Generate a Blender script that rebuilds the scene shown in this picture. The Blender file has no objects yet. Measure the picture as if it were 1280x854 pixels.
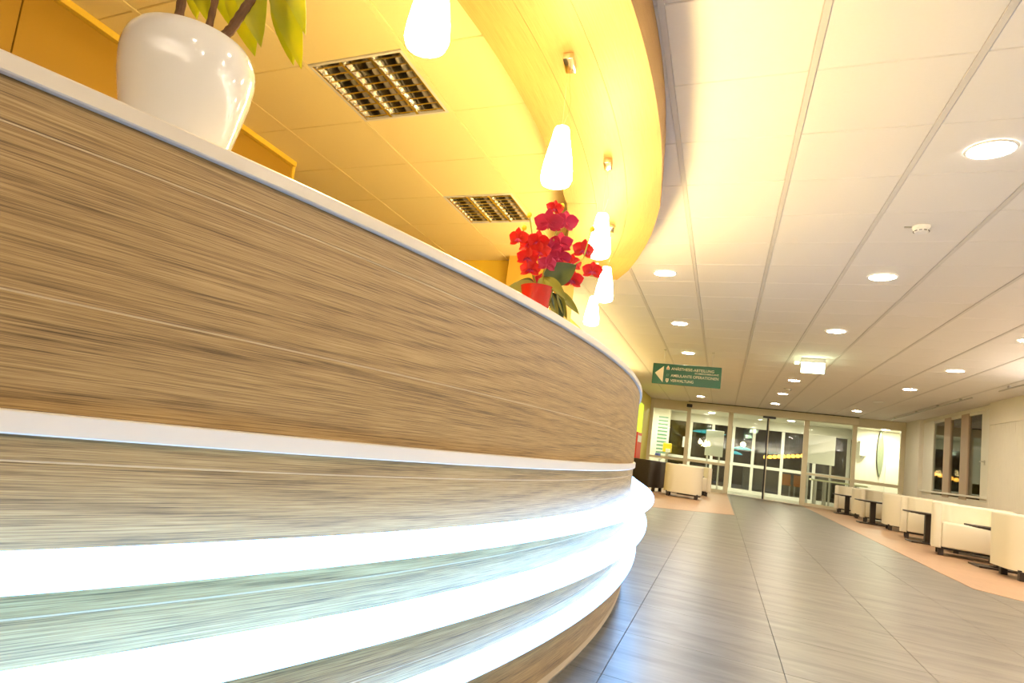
import bpy, bmesh, math, random
import numpy as np
from mathutils import Vector, Matrix

random.seed(7)
C = bpy.context.scene.collection
SC = bpy.context.scene
PI = math.pi

# ------------------------------------------------------------------ camera, world, exposure
YAW, PITCH, ROLL, FPX = 0.45658, 0.11162, 0.13627, 766.23
CAMZ = 0.8
cy_, sy_, cp_, sp_ = math.cos(YAW), math.sin(YAW), math.cos(PITCH), math.sin(PITCH)
fwd = Vector((-sy_ * cp_, cy_ * cp_, sp_))
rt = Vector((cy_, sy_, 0))
up = rt.cross(fwd)
c_, s_ = math.cos(ROLL), math.sin(ROLL)
rt, up = c_ * rt + s_ * up, -s_ * rt + c_ * up
cam_d = bpy.data.cameras.new('camera')
cam = bpy.data.objects.new('camera', cam_d)
C.objects.link(cam)
M3 = Matrix((rt, up, -fwd)).transposed()
cam.matrix_world = Matrix.Translation((0, 0, CAMZ)) @ M3.to_4x4()
cam_d.sensor_width = 36
cam_d.lens = 36 * FPX / 1280
cam_d.shift_x = (640 - 537.556) / 1280
cam_d.shift_y = (446.612 - 427) / 1280
cam_d.clip_start = 0.02
cam_d.clip_end = 200
SC.camera = cam

world = bpy.data.worlds.new('night')
SC.world = world
world.use_nodes = True
world.node_tree.nodes['Background'].inputs[0].default_value = (0.02, 0.03, 0.05, 1)
world.node_tree.nodes['Background'].inputs[1].default_value = 0.5
SC.view_settings.view_transform = 'Standard'
SC.view_settings.look = 'None'
SC.view_settings.gamma = 1
SC.view_settings.use_curve_mapping = False
SC.view_settings.exposure = 0.9

P_DOWN = 120.0        # radiance of the recessed downlights
P_PEND = 85.0         # radiance of the pendant lamps
P_LED = 3.5           # radiance of the desk light strips
P_FILL = 27.0  # radiance of the unseen troughs added to lift the hall ceiling
COL_DOWN = (1.0, 0.87, 0.69)
COL_PEND = (1.0, 0.71, 0.28)
COL_LED = (0.18, 0.49, 1.0)


# ------------------------------------------------------------------ mesh helpers
class MB:
    def __init__(self):
        self.v, self.f, self.uv = [], [], {}

    def add(self, vs, fs, M=None, uvs=None):
        o = len(self.v)
        for i, p in enumerate(vs):
            p = Vector(p)
            self.v.append(tuple(M @ p) if M else tuple(p))
            if uvs:
                self.uv[o + i] = uvs[i]
        self.f += [tuple(o + i for i in f) for f in fs]
        return self

    def box(self, x0, y0, z0, x1, y1, z1, M=None):
        vs = [(x0, y0, z0), (x1, y0, z0), (x1, y1, z0), (x0, y1, z0), (x0, y0, z1), (x1, y0, z1), (x1, y1, z1), (x0, y1, z1)]
        return self.add(vs, [(3, 2, 1, 0), (4, 5, 6, 7), (0, 1, 5, 4), (1, 2, 6, 5), (2, 3, 7, 6), (3, 0, 4, 7)], M)

    def bbox(self, x0, y0, z0, x1, y1, z1, r=0.01, seg=2, M=None):
        bm = bmesh.new()
        bmesh.ops.create_cube(bm, size=1)
        for v in bm.verts:
            v.co = Vector(((x0 + x1) / 2 + v.co.x * (x1 - x0), (y0 + y1) / 2 + v.co.y * (y1 - y0), (z0 + z1) / 2 + v.co.z * (z1 - z0)))
        bmesh.ops.bevel(bm, geom=bm.edges[:], offset=r, segments=seg, affect='EDGES', profile=0.5)
        bm.verts.index_update()
        self.add([v.co.copy() for v in bm.verts], [[v.index for v in f.verts] for f in bm.faces], M)
        bm.free()
        return self

    def lathe(self, prof, n=32, M=None, cap0=False, cap1=False):
        vs, fs = [], []
        for r, z in prof:
            for k in range(n):
                a = 2 * PI * k / n
                vs.append((r * math.cos(a), r * math.sin(a), z))
        for j in range(len(prof) - 1):
            for k in range(n):
                k2 = (k + 1) % n
                fs.append((j * n + k, j * n + k2, (j + 1) * n + k2, (j + 1) * n + k))
        if cap0:
            fs.append(tuple(range(n - 1, -1, -1)))
        if cap1:
            o = (len(prof) - 1) * n
            fs.append(tuple(o + k for k in range(n)))
        return self.add(vs, fs, M)

    def tube(self, pts, r, n=8, cap=True, M=None):
        pts = [Vector(p) for p in pts]
        rs = r if isinstance(r, (list, tuple)) else [r] * len(pts)
        vs, fs = [], []
        ref = Vector((0, 0, 1))
        t0 = (pts[1] - pts[0]).normalized()
        if abs(t0.dot(ref)) > 0.95:
            ref = Vector((1, 0, 0))
        u = t0.cross(ref).normalized()
        for i, p in enumerate(pts):
            a = pts[max(i - 1, 0)]
            b = pts[min(i + 1, len(pts) - 1)]
            t = (b - a).normalized()
            u = (u - t * u.dot(t)).normalized()
            w = t.cross(u)
            for k in range(n):
                an = 2 * PI * k / n
                vs.append(p + (u * math.cos(an) + w * math.sin(an)) * rs[i])
        for i in range(len(pts) - 1):
            for k in range(n):
                k2 = (k + 1) % n
                fs.append((i * n + k, i * n + k2, (i + 1) * n + k2, (i + 1) * n + k))
        if cap:
            fs.append(tuple(range(n - 1, -1, -1)))
            o = (len(pts) - 1) * n
            fs.append(tuple(o + k for k in range(n)))
        return self.add(vs, fs, M)

    def sphere(self, c, r, n=12, m=8, sc=(1, 1, 1)):
        vs = [(c[0], c[1], c[2] - r * sc[2])]
        for j in range(1, m):
            t = -PI / 2 + PI * j / m
            for k in range(n):
                a = 2 * PI * k / n
                vs.append((c[0] + r * sc[0] * math.cos(t) * math.cos(a), c[1] + r * sc[1] * math.cos(t) * math.sin(a), c[2] + r * sc[2] * math.sin(t)))
        vs.append((c[0], c[1], c[2] + r * sc[2]))
        fs = [(0, 1 + (k + 1) % n, 1 + k) for k in range(n)]
        for j in range(m - 2):
            for k in range(n):
                a, b = 1 + j * n + k, 1 + j * n + (k + 1) % n
                fs.append((a, b, b + n, a + n))
        o = 1 + (m - 2) * n
        fs += [(o + k, o + (k + 1) % n, len(vs) - 1) for k in range(n)]
        return self.add(vs, fs)

    def build(self, name, mat, parent=None, smooth=True, angle=35, rel=True):
        me = bpy.data.meshes.new(name)
        off = parent_world(parent) if (parent is not None and rel) else Vector((0, 0, 0))
        me.from_pydata([tuple(Vector(p) - off) for p in self.v], [], self.f)
        if self.uv:
            lay = me.uv_layers.new(name='UVMap')
            for l in me.loops:
                lay.data[l.index].uv = self.uv.get(l.vertex_index, (0, 0))
        if mat:
            me.materials.append(mat)
        me.validate()
        if smooth:
            me.polygons.foreach_set('use_smooth', [True] * len(me.polygons))
            me.set_sharp_from_angle(angle=math.radians(angle))
        o = bpy.data.objects.new(name, me)
        C.objects.link(o)
        if parent is not None:
            o.parent = parent
        return o


def parent_world(o):
    v = Vector((0, 0, 0))
    while o is not None:
        v += o.location
        o = o.parent
    return v


def tag(o, label=None, cat=None, group=None, kind=None):
    if label:
        o['label'] = label
    if cat:
        o['category'] = cat
    if group:
        o['group'] = group
    if kind:
        o['kind'] = kind
    return o


def thing(name, label, cat, loc=(0, 0, 0), rz=0, group=None):
    o = bpy.data.objects.new(name, None)
    o.empty_display_size = 0.1
    C.objects.link(o)
    o.location = loc
    o.rotation_euler = (0, 0, rz)
    return tag(o, label, cat, group)


def setting(name, loc=(0, 0, 0), label=None):
    o = bpy.data.objects.new(name, None)
    C.objects.link(o)
    o.location = loc
    o['kind'] = 'structure'
    if label:
        o['label'] = label
    return o


def struct(name, mb, mat, smooth=False, label=None):
    o = mb.build(name, mat, None, smooth)
    o['kind'] = 'structure'
    if label:
        o['label'] = label
    return o


def dup(root, loc, rz, label, group=None):
    r = root.copy()
    C.objects.link(r)
    r.location = loc
    r.rotation_euler = (0, 0, rz)
    r['label'] = label
    if group:
        r['group'] = group
    for ch in list(root.children):
        c = ch.copy()
        C.objects.link(c)
        c.parent = r
        for g in ch.children:
            d = g.copy()
            C.objects.link(d)
            d.parent = c
    return r


# ------------------------------------------------------------------ materials
def mat_new(name):
    m = bpy.data.materials.new(name)
    m.use_nodes = True
    nt = m.node_tree
    return m, nt, nt.nodes, nt.links, nt.nodes['Principled BSDF']


def plain(name, col, rough=0.5, metal=0.0, coat=0.0, noise=0.0, scale=20, bump=0.0, spec=0.5):
    m, nt, N, L, B = mat_new(name)
    B.inputs['Base Color'].default_value = (*col, 1)
    B.inputs['Roughness'].default_value = rough
    B.inputs['Metallic'].default_value = metal
    B.inputs['Coat Weight'].default_value = coat
    B.inputs['Coat Roughness'].default_value = 0.08
    B.inputs['Specular IOR Level'].default_value = spec
    if noise or bump:
        tc = N.new('ShaderNodeTexCoord')
        nz = N.new('ShaderNodeTexNoise')
        nz.inputs['Scale'].default_value = scale
        nz.inputs['Detail'].default_value = 5
        L.new(tc.outputs['Object'], nz.inputs['Vector'])
        if noise:
            mx = N.new('ShaderNodeMix')
            mx.data_type = 'RGBA'
            mx.inputs[6].default_value = (*[c * (1 - noise) for c in col], 1)
            mx.inputs[7].default_value = (*[min(1, c * (1 + noise)) for c in col], 1)
            L.new(nz.outputs['Fac'], mx.inputs[0])
            L.new(mx.outputs[2], B.inputs['Base Color'])
        if bump:
            b = N.new('ShaderNodeBump')
            b.inputs['Strength'].default_value = bump
            b.inputs['Distance'].default_value = 0.002
            L.new(nz.outputs['Fac'], b.inputs['Height'])
            L.new(b.outputs['Normal'], B.inputs['Normal'])
    return m


def emit(name, col, s, base=(0.8, 0.8, 0.8)):
    m, nt, N, L, B = mat_new(name)
    B.inputs['Base Color'].default_value = (*base, 1)
    B.inputs['Emission Color'].default_value = (*col, 1)
    B.inputs['Emission Strength'].default_value = s
    return m


def glass(name, tint=(0.92, 0.97, 0.95), refl=1.0):
    m = bpy.data.materials.new(name)
    m.use_nodes = True
    nt = m.node_tree
    N, L = nt.nodes, nt.links
    N.remove(N['Principled BSDF'])
    tr = N.new('ShaderNodeBsdfTransparent')
    tr.inputs[0].default_value = (*tint, 1)
    gl = N.new('ShaderNodeBsdfGlossy')
    gl.inputs['Roughness'].default_value = 0.02
    fr = N.new('ShaderNodeFresnel')
    fr.inputs[0].default_value = 1.5
    mul = N.new('ShaderNodeMath')
    mul.operation = 'MULTIPLY'
    mul.inputs[1].default_value = refl
    mx = N.new('ShaderNodeMixShader')
    L.new(fr.outputs[0], mul.inputs[0])
    L.new(mul.outputs[0], mx.inputs[0])
    L.new(tr.outputs[0], mx.inputs[1])
    L.new(gl.outputs[0], mx.inputs[2])
    L.new(mx.outputs[0], N['Material Output'].inputs[0])
    return m


def wood(name, dark, mid, light, rough=0.45, grain=1.0, ring=1.0, coords='UV', shift=(0, 0, 0), gu=4.2, gv=440.0):
    """oak laminate: u runs along the grain (metres), v across it"""
    m, nt, N, L, B = mat_new(name)
    tc = N.new('ShaderNodeTexCoord')
    mp = N.new('ShaderNodeMapping')
    mp.inputs['Location'].default_value = shift
    L.new(tc.outputs[coords], mp.inputs['Vector'])

    def noise(sx, sy, detail=4, rough_=0.6, dist=0.0):
        q = N.new('ShaderNodeMapping')
        q.inputs['Scale'].default_value = (sx, sy, 1)
        L.new(mp.outputs[0], q.inputs['Vector'])
        n = N.new('ShaderNodeTexNoise')
        n.noise_dimensions = '2D'
        n.inputs['Scale'].default_value = 1
        n.inputs['Detail'].default_value = detail
        n.inputs['Roughness'].default_value = rough_
        n.inputs['Distortion'].default_value = dist
        L.new(q.outputs[0], n.inputs['Vector'])
        return n.outputs['Fac']

    def mth(op, a, b=None, c=None):
        n = N.new('ShaderNodeMath')
        n.operation = op
        for i, x in enumerate((a, b, c)):
            if x is None:
                continue
            if isinstance(x, (int, float)):
                n.inputs[i].default_value = x
            else:
                L.new(x, n.inputs[i])
        return n.outputs[0]

    fine = noise(gu, gv, 5, 0.65)
    fine2 = noise(gu * 3, gv * 3.2, 3, 0.6)
    low = noise(0.4, 3.0, 1, 0.4, 0.2)
    sep = N.new('ShaderNodeSeparateXYZ')
    L.new(mp.outputs[0], sep.inputs[0])
    rings = mth('SINE', mth('ADD', mth('MULTIPLY', low, 60.0), mth('MULTIPLY', sep.outputs['Y'], 190.0)))
    rings = mth('MULTIPLY', mth('POWER', mth('ADD', mth('MULTIPLY', rings, 0.5), 0.5), 3.0), 0.15 * ring)
    tone = noise(0.5, 3.0, 2)
    f1 = mth('MULTIPLY', mth('SUBTRACT', fine, 0.5), 1.5 * grain)
    f2 = mth('MULTIPLY', mth('SUBTRACT', fine2, 0.5), 0.8 * grain)
    t = mth('ADD', mth('ADD', 0.52, f1), f2)
    t = mth('SUBTRACT', t, rings)
    t = mth('ADD', t, mth('MULTIPLY', mth('SUBTRACT', tone, 0.5), 0.3))
    cr = N.new('ShaderNodeValToRGB')
    cr.color_ramp.elements[0].position = 0.05
    cr.color_ramp.elements[0].color = (*dark, 1)
    cr.color_ramp.elements[1].position = 0.95
    cr.color_ramp.elements[1].color = (*light, 1)
    e = cr.color_ramp.elements.new(0.5)
    e.color = (*mid, 1)
    L.new(t, cr.inputs[0])
    L.new(cr.outputs[0], B.inputs['Base Color'])
    B.inputs['Roughness'].default_value = rough
    bp = N.new('ShaderNodeBump')
    bp.inputs['Strength'].default_value = 0.25
    bp.inputs['Distance'].default_value = 0.001
    L.new(fine, bp.inputs['Height'])
    L.new(bp.outputs[0], B.inputs['Normal'])
    return m


def floor_tile_mat():
    m, nt, N, L, B = mat_new('grey stone look vinyl')
    tc = N.new('ShaderNodeTexCoord')
    inf = N.new('ShaderNodeObjectInfo')
    add = N.new('ShaderNodeVectorMath')
    add.operation = 'ADD'
    geo = N.new('ShaderNodeNewGeometry')
    cmb = N.new('ShaderNodeCombineXYZ')
    mul = N.new('ShaderNodeMath')
    mul.operation = 'MULTIPLY'
    mul.inputs[1].default_value = 40
    L.new(geo.outputs['Random Per Island'], mul.inputs[0])
    L.new(mul.outputs[0], cmb.inputs[2])
    L.new(geo.outputs['Position'], add.inputs[0])
    L.new(cmb.outputs[0], add.inputs[1])
    mp = N.new('ShaderNodeMapping')
    mp.inputs['Scale'].default_value = (1.6, 9.0, 1)
    L.new(add.outputs[0], mp.inputs['Vector'])
    n1 = N.new('ShaderNodeTexNoise')
    n1.inputs['Scale'].default_value = 1
    n1.inputs['Detail'].default_value = 8
    n1.inputs['Roughness'].default_value = 0.68
    n1.inputs['Distortion'].default_value = 0.8
    L.new(mp.outputs[0], n1.inputs['Vector'])
    cr = N.new('ShaderNodeValToRGB')
    cr.color_ramp.elements[0].position = 0.28
    cr.color_ramp.elements[0].color = (0.085, 0.078, 0.068, 1)
    cr.color_ramp.elements[1].position = 0.74
    cr.color_ramp.elements[1].color = (0.26, 0.242, 0.215, 1)
    L.new(n1.outputs['Fac'], cr.inputs[0])
    L.new(cr.outputs[0], B.inputs['Base Color'])
    B.inputs['Roughness'].default_value = 0.33
    bp = N.new('ShaderNodeBump')
    bp.inputs['Strength'].default_value = 0.12
    bp.inputs['Distance'].default_value = 0.001
    L.new(n1.outputs['Fac'], bp.inputs['Height'])
    L.new(bp.outputs[0], B.inputs['Normal'])
    return m


M = {}
M['oak'] = wood('oak laminate', (0.085, 0.047, 0.016), (0.33, 0.208, 0.076), (0.50, 0.355, 0.155))
M['maple'] = wood('pale soffit veneer', (0.27, 0.145, 0.035), (0.43, 0.255, 0.075), (0.52, 0.34, 0.12), 0.5, 0.7, 0.3)
M['seam'] = plain('pale joint line', (0.52, 0.41, 0.25), 0.5)
M['white_edge'] = plain('white solid surface', (0.68, 0.62, 0.52), 0.35)
M['white'] = plain('white lacquer', (0.80, 0.80, 0.78), 0.4)
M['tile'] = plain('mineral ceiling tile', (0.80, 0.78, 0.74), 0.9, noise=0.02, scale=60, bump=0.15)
M['tile_warm_lit'] = plain('ceiling tile with painted lamp warmth', (0.82, 0.70, 0.36), 0.9, noise=0.02, scale=60, bump=0.15)  # yellow glow of the pendants painted into the tile colour
M['tbar'] = plain('white ceiling bar', (0.66, 0.64, 0.60), 0.6)
M['shadow_gap'] = plain('dark void above ceiling', (0.30, 0.28, 0.25), 0.9)
M['floor'] = floor_tile_mat()
M['joint'] = plain('dark floor joint', (0.03, 0.03, 0.03), 0.6)
M['terracotta'] = wood('terracotta wood look floor', (0.34, 0.20, 0.11), (0.47, 0.29, 0.17), (0.56, 0.37, 0.24), 0.4, 0.35, 0.2, 'Object', gu=60, gv=2)
M['wall_white'] = plain('cream white wall paint', (0.80, 0.76, 0.66), 0.7, noise=0.03, scale=4)
M['wall_yellow'] = plain('yellow wall paint', (0.80, 0.55, 0.05), 0.6, noise=0.03, scale=4)
M['wall_lime'] = plain('lime yellow wall paint', (0.68, 0.60, 0.12), 0.6, noise=0.03, scale=4)
M['cup_yellow'] = plain('orange yellow cupboard board', (0.37, 0.21, 0.013), 0.45)
M['cup_wood'] = plain('ochre board', (0.66, 0.40, 0.06), 0.5)
M['plinth'] = plain('brushed steel plinth', (0.42, 0.41, 0.38), 0.35, 0.7)
M['led'] = emit('cool white light strip', COL_LED, P_LED)
M['down'] = emit('downlight diffuser', COL_DOWN, P_DOWN)
M['down_bright'] = emit('bright vestibule downlight', (1.0, 0.90, 0.68), 330.0)
M['down_off'] = plain('unlit downlight glass', (0.6, 0.55, 0.42), 0.3)
M['pend'] = emit('opal lamp glass', COL_PEND, P_PEND)
M['chrome'] = plain('polished metal', (0.75, 0.72, 0.66), 0.15, 1.0)
M['louvre'] = plain('bright aluminium louvre', (0.80, 0.77, 0.70), 0.18, 1.0)
M['steel'] = plain('satin steel', (0.55, 0.54, 0.5), 0.35, 0.9)
M['black'] = plain('black plastic', (0.012, 0.011, 0.010), 0.45)
M['dark_wood'] = plain('dark stained wood', (0.030, 0.018, 0.012), 0.4)
M['leather'] = plain('cream leather', (0.80, 0.74, 0.58), 0.5, bump=0.25, scale=120, noise=0.03)
M['leather_black'] = plain('black brown leather', (0.022, 0.013, 0.010), 0.42, bump=0.25, scale=120)
M['sign_green'] = plain('green sign enamel', (0.012, 0.125, 0.075), 0.4)
M['sign_white'] = plain('cream sign lettering', (0.85, 0.78, 0.60), 0.5)
M['ceramic'] = plain('glossy white ceramic', (0.82, 0.80, 0.77), 0.12, coat=0.8)
M['red_ceramic'] = plain('glossy red ceramic', (0.55, 0.012, 0.008), 0.15, coat=0.7)
M['soil'] = plain('clay granules', (0.20, 0.11, 0.05), 0.9, bump=1.0, scale=150)
M['frame_white'] = plain('white door frame', (0.82, 0.80, 0.72), 0.4)
M['frame_cream'] = plain('cream facade frame', (0.66, 0.60, 0.42), 0.45)
M['frame_rose'] = plain('beige window post', (0.52, 0.40, 0.30), 0.5)
M['glass'] = glass('clear door glass')
M['glass_dark'] = glass('window glass at night', (0.75, 0.82, 0.74), 1.6)


def leaf_mat(name, a, b, trans=0.35):
    m, nt, N, L, B = mat_new(name)
    tc = N.new('ShaderNodeTexCoord')
    nz = N.new('ShaderNodeTexNoise')
    nz.inputs['Scale'].default_value = 18
    L.new(tc.outputs['Object'], nz.inputs['Vector'])
    mx = N.new('ShaderNodeMix')
    mx.data_type = 'RGBA'
    mx.inputs[6].default_value = (*a, 1)
    mx.inputs[7].default_value = (*b, 1)
    L.new(nz.outputs['Fac'], mx.inputs[0])
    L.new(mx.outputs[2], B.inputs['Base Color'])
    B.inputs['Roughness'].default_value = 0.4
    tl = N.new('ShaderNodeBsdfTranslucent')
    L.new(mx.outputs[2], tl.inputs[0])
    ms = N.new('ShaderNodeMixShader')
    ms.inputs[0].default_value = trans
    L.new(B.outputs[0], ms.inputs[1])
    L.new(tl.outputs[0], ms.inputs[2])
    L.new(ms.outputs[0], N['Material Output'].inputs[0])
    return m


M['leaf_lime'] = leaf_mat('lime plant leaf', (0.42, 0.50, 0.02), (0.80, 0.74, 0.03), 0.6)
M['leaf_green'] = leaf_mat('dark orchid leaf', (0.03, 0.055, 0.012), (0.10, 0.13, 0.03), 0.15)
M['leaf_olive'] = leaf_mat('olive orchid leaf', (0.24, 0.24, 0.02), (0.42, 0.38, 0.06), 0.35)
M['petal'] = leaf_mat('red orchid petal', (0.74, 0.014, 0.012), (0.85, 0.05, 0.05), 0.4)
M['petal_pink'] = leaf_mat('crimson pink petal', (0.55, 0.01, 0.10), (0.80, 0.08, 0.22), 0.35)
M['bud'] = plain('yellow bud', (0.75, 0.62, 0.02), 0.5)
M['stem_green'] = plain('green stem', (0.35, 0.38, 0.05), 0.5)
M['bark'] = plain('ringed brown bark', (0.16, 0.075, 0.03), 0.8, noise=0.5, scale=60, bump=0.6)


# ------------------------------------------------------------------ plan curve of the desk
Q = (-0.42346885, -0.07325488, 0.13556502, -0.02521222, -0.00459597)


def plan(s, off=0.0):
    """point on the desk front at arc length s, moved outwards by off; also heading"""
    n = 60
    th0 = Q[1]
    x, y = Q[0], 2.2
    ds = s / n
    for i in range(n):
        sm = ds * (i + 0.5)
        th = th0 + Q[2] * sm + Q[3] * sm * sm / 2 + Q[4] * sm ** 3 / 3
        x -= math.sin(th) * ds
        y += math.cos(th) * ds
    th = th0 + Q[2] * s + Q[3] * s * s / 2 + Q[4] * s ** 3 / 3
    return (x + off * math.cos(th), y + off * math.sin(th), th)


S0, S1 = -1.880, 4.3
# beyond S1 the desk turns back into the reception area
_far = []
x_, y_, th_ = plan(S1)
R_ = 0.75
for k in range(1, 25):
    a = k / 24 * 1.45
    cx_, cyy_ = x_ - R_ * math.cos(th_), y_ - R_ * math.sin(th_)
    _far.append((cx_ + R_ * math.cos(th_ + a), cyy_ + R_ * math.sin(th_ + a), th_ + a, R_ * a))
PATH = []          # (x, y, heading, s)
for k in range(0, 101):
    s = S0 + (S1 - S0) * k / 100
    PATH.append((*plan(s), s))
for x, y, t, ds in _far:
    PATH.append((x, y, t, S1 + ds))


def offp(p, off):
    return (p[0] + off * math.cos(p[2]), p[1] + off * math.sin(p[2]))


def sweep(path, prof, closed=True, caps=True, voff=0.0):
    """prof: list of (offset, z); swept along path; uv = (s, running length across)"""
    mb = MB()
    vs, uv, fs = [], [], []
    n = len(prof)
    ln = [0.0]
    for a, b in zip(prof[:-1], prof[1:]):
        ln.append(ln[-1] + math.hypot(a[0] - b[0], a[1] - b[1]))
    for p in path:
        for (o, z), l in zip(prof, ln):
            x, y = offp(p, o)
            vs.append((x, y, z))
            uv.append((p[3], voff + l))
    for i in range(len(path) - 1):
        for j in range(n if closed else n - 1):
            j2 = (j + 1) % n
            fs.append((i * n + j, (i + 1) * n + j, (i + 1) * n + j2, i * n + j2))
    if caps and closed:
        fs.append(tuple(range(n)))
        o = (len(path) - 1) * n
        fs.append(tuple(o + j for j in range(n - 1, -1, -1)))
    mb.add(vs, fs, None, uv)
    return mb


# ------------------------------------------------------------------ floor
XF0, YF0, FT = -0.333, 2.43, 0.6275
FX0, FX1 = -3.2, 2.17


def in_left_zone(x, y):
    return False


fl = setting('floor')
MB().box(-4.7, -3.5, -0.08, 5.2, 24.0, -0.004).build('subfloor', M['joint'], fl, False)
tile_me = MB().bbox(-FT / 2 + 0.0013, -FT / 2 + 0.0013, -0.004, FT / 2 - 0.0013, FT / 2 - 0.0013, 0.0, 0.0008, 1)
first = None
far_tiles = MB()
g = 0.0013
for i in range(-6, 8):
    for j in range(-10, 31):
        x0, x1 = XF0 + i * FT, XF0 + (i + 1) * FT
        y0, y1 = YF0 + j * FT, YF0 + (j + 1) * FT
        if y0 > 21.0:
            continue
        if x0 >= 2.16 and y0 > 7.6:
            continue
        near = (-3 < i and x0 > -1.2 and x0 < 2.1 and 1.0 < y0 < 8.0) and not (x1 > 2.17 and y1 > 7.2)
        if near:
            if first is None:
                first = tile_me.build('floor_tile', M['floor'], fl, False, rel=False)
                o = first
            else:
                o = first.copy()
                C.objects.link(o)
            o.location = ((x0 + x1) / 2, (y0 + y1) / 2, 0)
        else:
            if x1 > 2.17 and y0 > 7.3:
                x1 = 2.168
            if y1 > 21.2:
                y1 = 21.2
            far_tiles.box(x0 + g, y0 + g, -0.004, x1 - g, y1 - g, 0.0)
ft = far_tiles.build('far_floor_tiles', M['floor'], fl, False)
ft['kind'] = 'stuff'
# terracotta zones: a strip under the right-hand seating and one by the entrance on the left
zr = MB()


def prism(mb, poly, z0, z1):
    n = len(poly)
    vs = [(x, y, z0) for x, y in poly] + [(x, y, z1) for x, y in poly]
    fs = [tuple(range(n - 1, -1, -1)), tuple(range(n, 2 * n))]
    fs += [(k, (k + 1) % n, n + (k + 1) % n, n + k) for k in range(n)]
    return mb.add(vs, fs)


prism(zr, [(2.17, 7.52), (2.46, 7.22), (4.6, 5.2), (4.6, 21.2), (2.17, 21.2)], -0.003, 0.0025)
zr.build('terracotta_strip', M['terracotta'], fl, False)
zl = MB()
prism(zl, [(-2.2, 10.4), (-0.95, 10.75), (0.272, 12.1), (0.22, 21.1), (-2.2, 21.1)], -0.003, 0.0025)
zl.build('terracotta_strip', M['terracotta'], fl, False)

# ------------------------------------------------------------------ ceiling
T = 0.625
CX0, CY0 = -0.59667 * T, 5.01304 * T
CH = 2.698
LOUV = {(-3, -1), (-3, 2)}
ce = setting('ceiling')
MB().box(-4.7, -3.5, CH + 0.16, 5.2, 24.2, CH + 0.2).build('slab', M['shadow_gap'], ce, False)
bars = MB()
bars_y = MB()
for i in range(-7, 10):
    x = CX0 + i * T
    if -4.7 < x < 4.75:
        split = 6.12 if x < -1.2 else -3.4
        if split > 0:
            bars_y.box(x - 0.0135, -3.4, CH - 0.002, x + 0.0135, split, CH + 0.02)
        bars.box(x - 0.0135, split, CH - 0.002, x + 0.0135, 21.15, CH + 0.02)
bars.build('ceiling_bars', M['tbar'], ce, False)
bars_y.build('ceiling_bars', M['tile_warm_lit'], ce, False)  # bars over the reception carry the same painted lamp warmth
gx, gy = 0.014, 0.0022
tmb = MB()
e = 0.004
tmb.add([(-T / 2 + gx, -T / 2 + gy, CH + 0.02), (T / 2 - gx, -T / 2 + gy, CH + 0.02), (T / 2 - gx, T / 2 - gy, CH + 0.02), (-T / 2 + gx, T / 2 - gy, CH + 0.02),
         (-T / 2 + gx, -T / 2 + gy, CH + e), (T / 2 - gx, -T / 2 + gy, CH + e), (T / 2 - gx, T / 2 - gy, CH + e), (-T / 2 + gx, T / 2 - gy, CH + e),
         (-T / 2 + gx + e, -T / 2 + gy + e, CH), (T / 2 - gx - e, -T / 2 + gy + e, CH), (T / 2 - gx - e, T / 2 - gy - e, CH), (-T / 2 + gx + e, T / 2 - gy - e, CH)],
        [(0, 1, 5, 4), (1, 2, 6, 5), (2, 3, 7, 6), (3, 0, 4, 7), (4, 5, 9, 8), (5, 6, 10, 9), (6, 7, 11, 10), (7, 4, 8, 11), (8, 9, 10, 11), (0, 3, 2, 1)])
first = None
first_y = None
far = MB()
for i in range(-7, 8):
    for j in range(-11, 29):
        if (i, j) in LOUV:
            continue
        x, y = CX0 + (i + 0.5) * T, CY0 + (j + 0.5) * T
        if x < -4.6 or x > 4.9 or y > 20.95:
            continue
        dz = random.uniform(0, 0.002)
        if i <= -2 and -4 <= j and y < 6.1 and i >= -6:  # reception cells: warm lamp light is in the tile colour
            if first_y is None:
                first_y = tmb.build('ceiling_tile', M['tile_warm_lit'], ce, False, rel=False)
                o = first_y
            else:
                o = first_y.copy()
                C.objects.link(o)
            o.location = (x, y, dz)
        elif -6 <= i <= 4 and -4 <= j <= 9 and i < j * 0.6 + 5.2:
            if first is None:
                first = tmb.build('ceiling_tile', M['tile'], ce, False, rel=False)
                o = first
            else:
                o = first.copy()
                C.objects.link(o)
            o.location = (x, y, dz)
        else:
            far.add(tmb.v, tmb.f, Matrix.Translation((x, y, dz)))
o = far.build('far_ceiling_tiles', M['tile'], ce, False)
o['kind'] = 'stuff'

# ------------------------------------------------------------------ walls
wl = setting('wall_reception_left')
MB().box(-3.4, -3.5, 0, -3.19, 3.6, 2.698).build('core', M['wall_yellow'], wl, False)
yb = [-1.4, -0.35, 0.62, 1.53, 3.585]
for a, b in zip(yb[:-1], yb[1:]):
    MB().bbox(-3.195, a + 0.003, 2.275 if b < 1.6 else 0.12, -3.175, b - 0.003, 2.655, 0.002, 1).build('panel', M['cup_yellow'], wl, False)
    if b < 1.6:
        MB().bbox(-3.195, a + 0.003, 0.12, -3.175, b - 0.003, 2.269, 0.002, 1).build('panel', M['cup_yellow'], wl, False)
MB().box(-3.2, -3.5, 2.66, -3.15, 3.6, 2.697).build('cornice', M['wall_yellow'], wl, False)
MB().bbox(-3.4, 3.585, 0, -3.165, 3.615, 2.697, 0.004, 1).build('corner_bead', M['wall_yellow'], wl, False)
struct('wall_alcove', MB().box(-4.9, 3.6, 0, -4.7, 6.2, 2.698), M['wall_yellow'])
struct('wall_reception_back', MB().box(-4.9, 6.15, 0, -2.17, 6.4, 2.698), M['wall_yellow'])
struct('wall_ochre', MB().box(-2.17, 5.98, 0, -1.60, 6.6, 2.698), M['cup_wood'])
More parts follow.
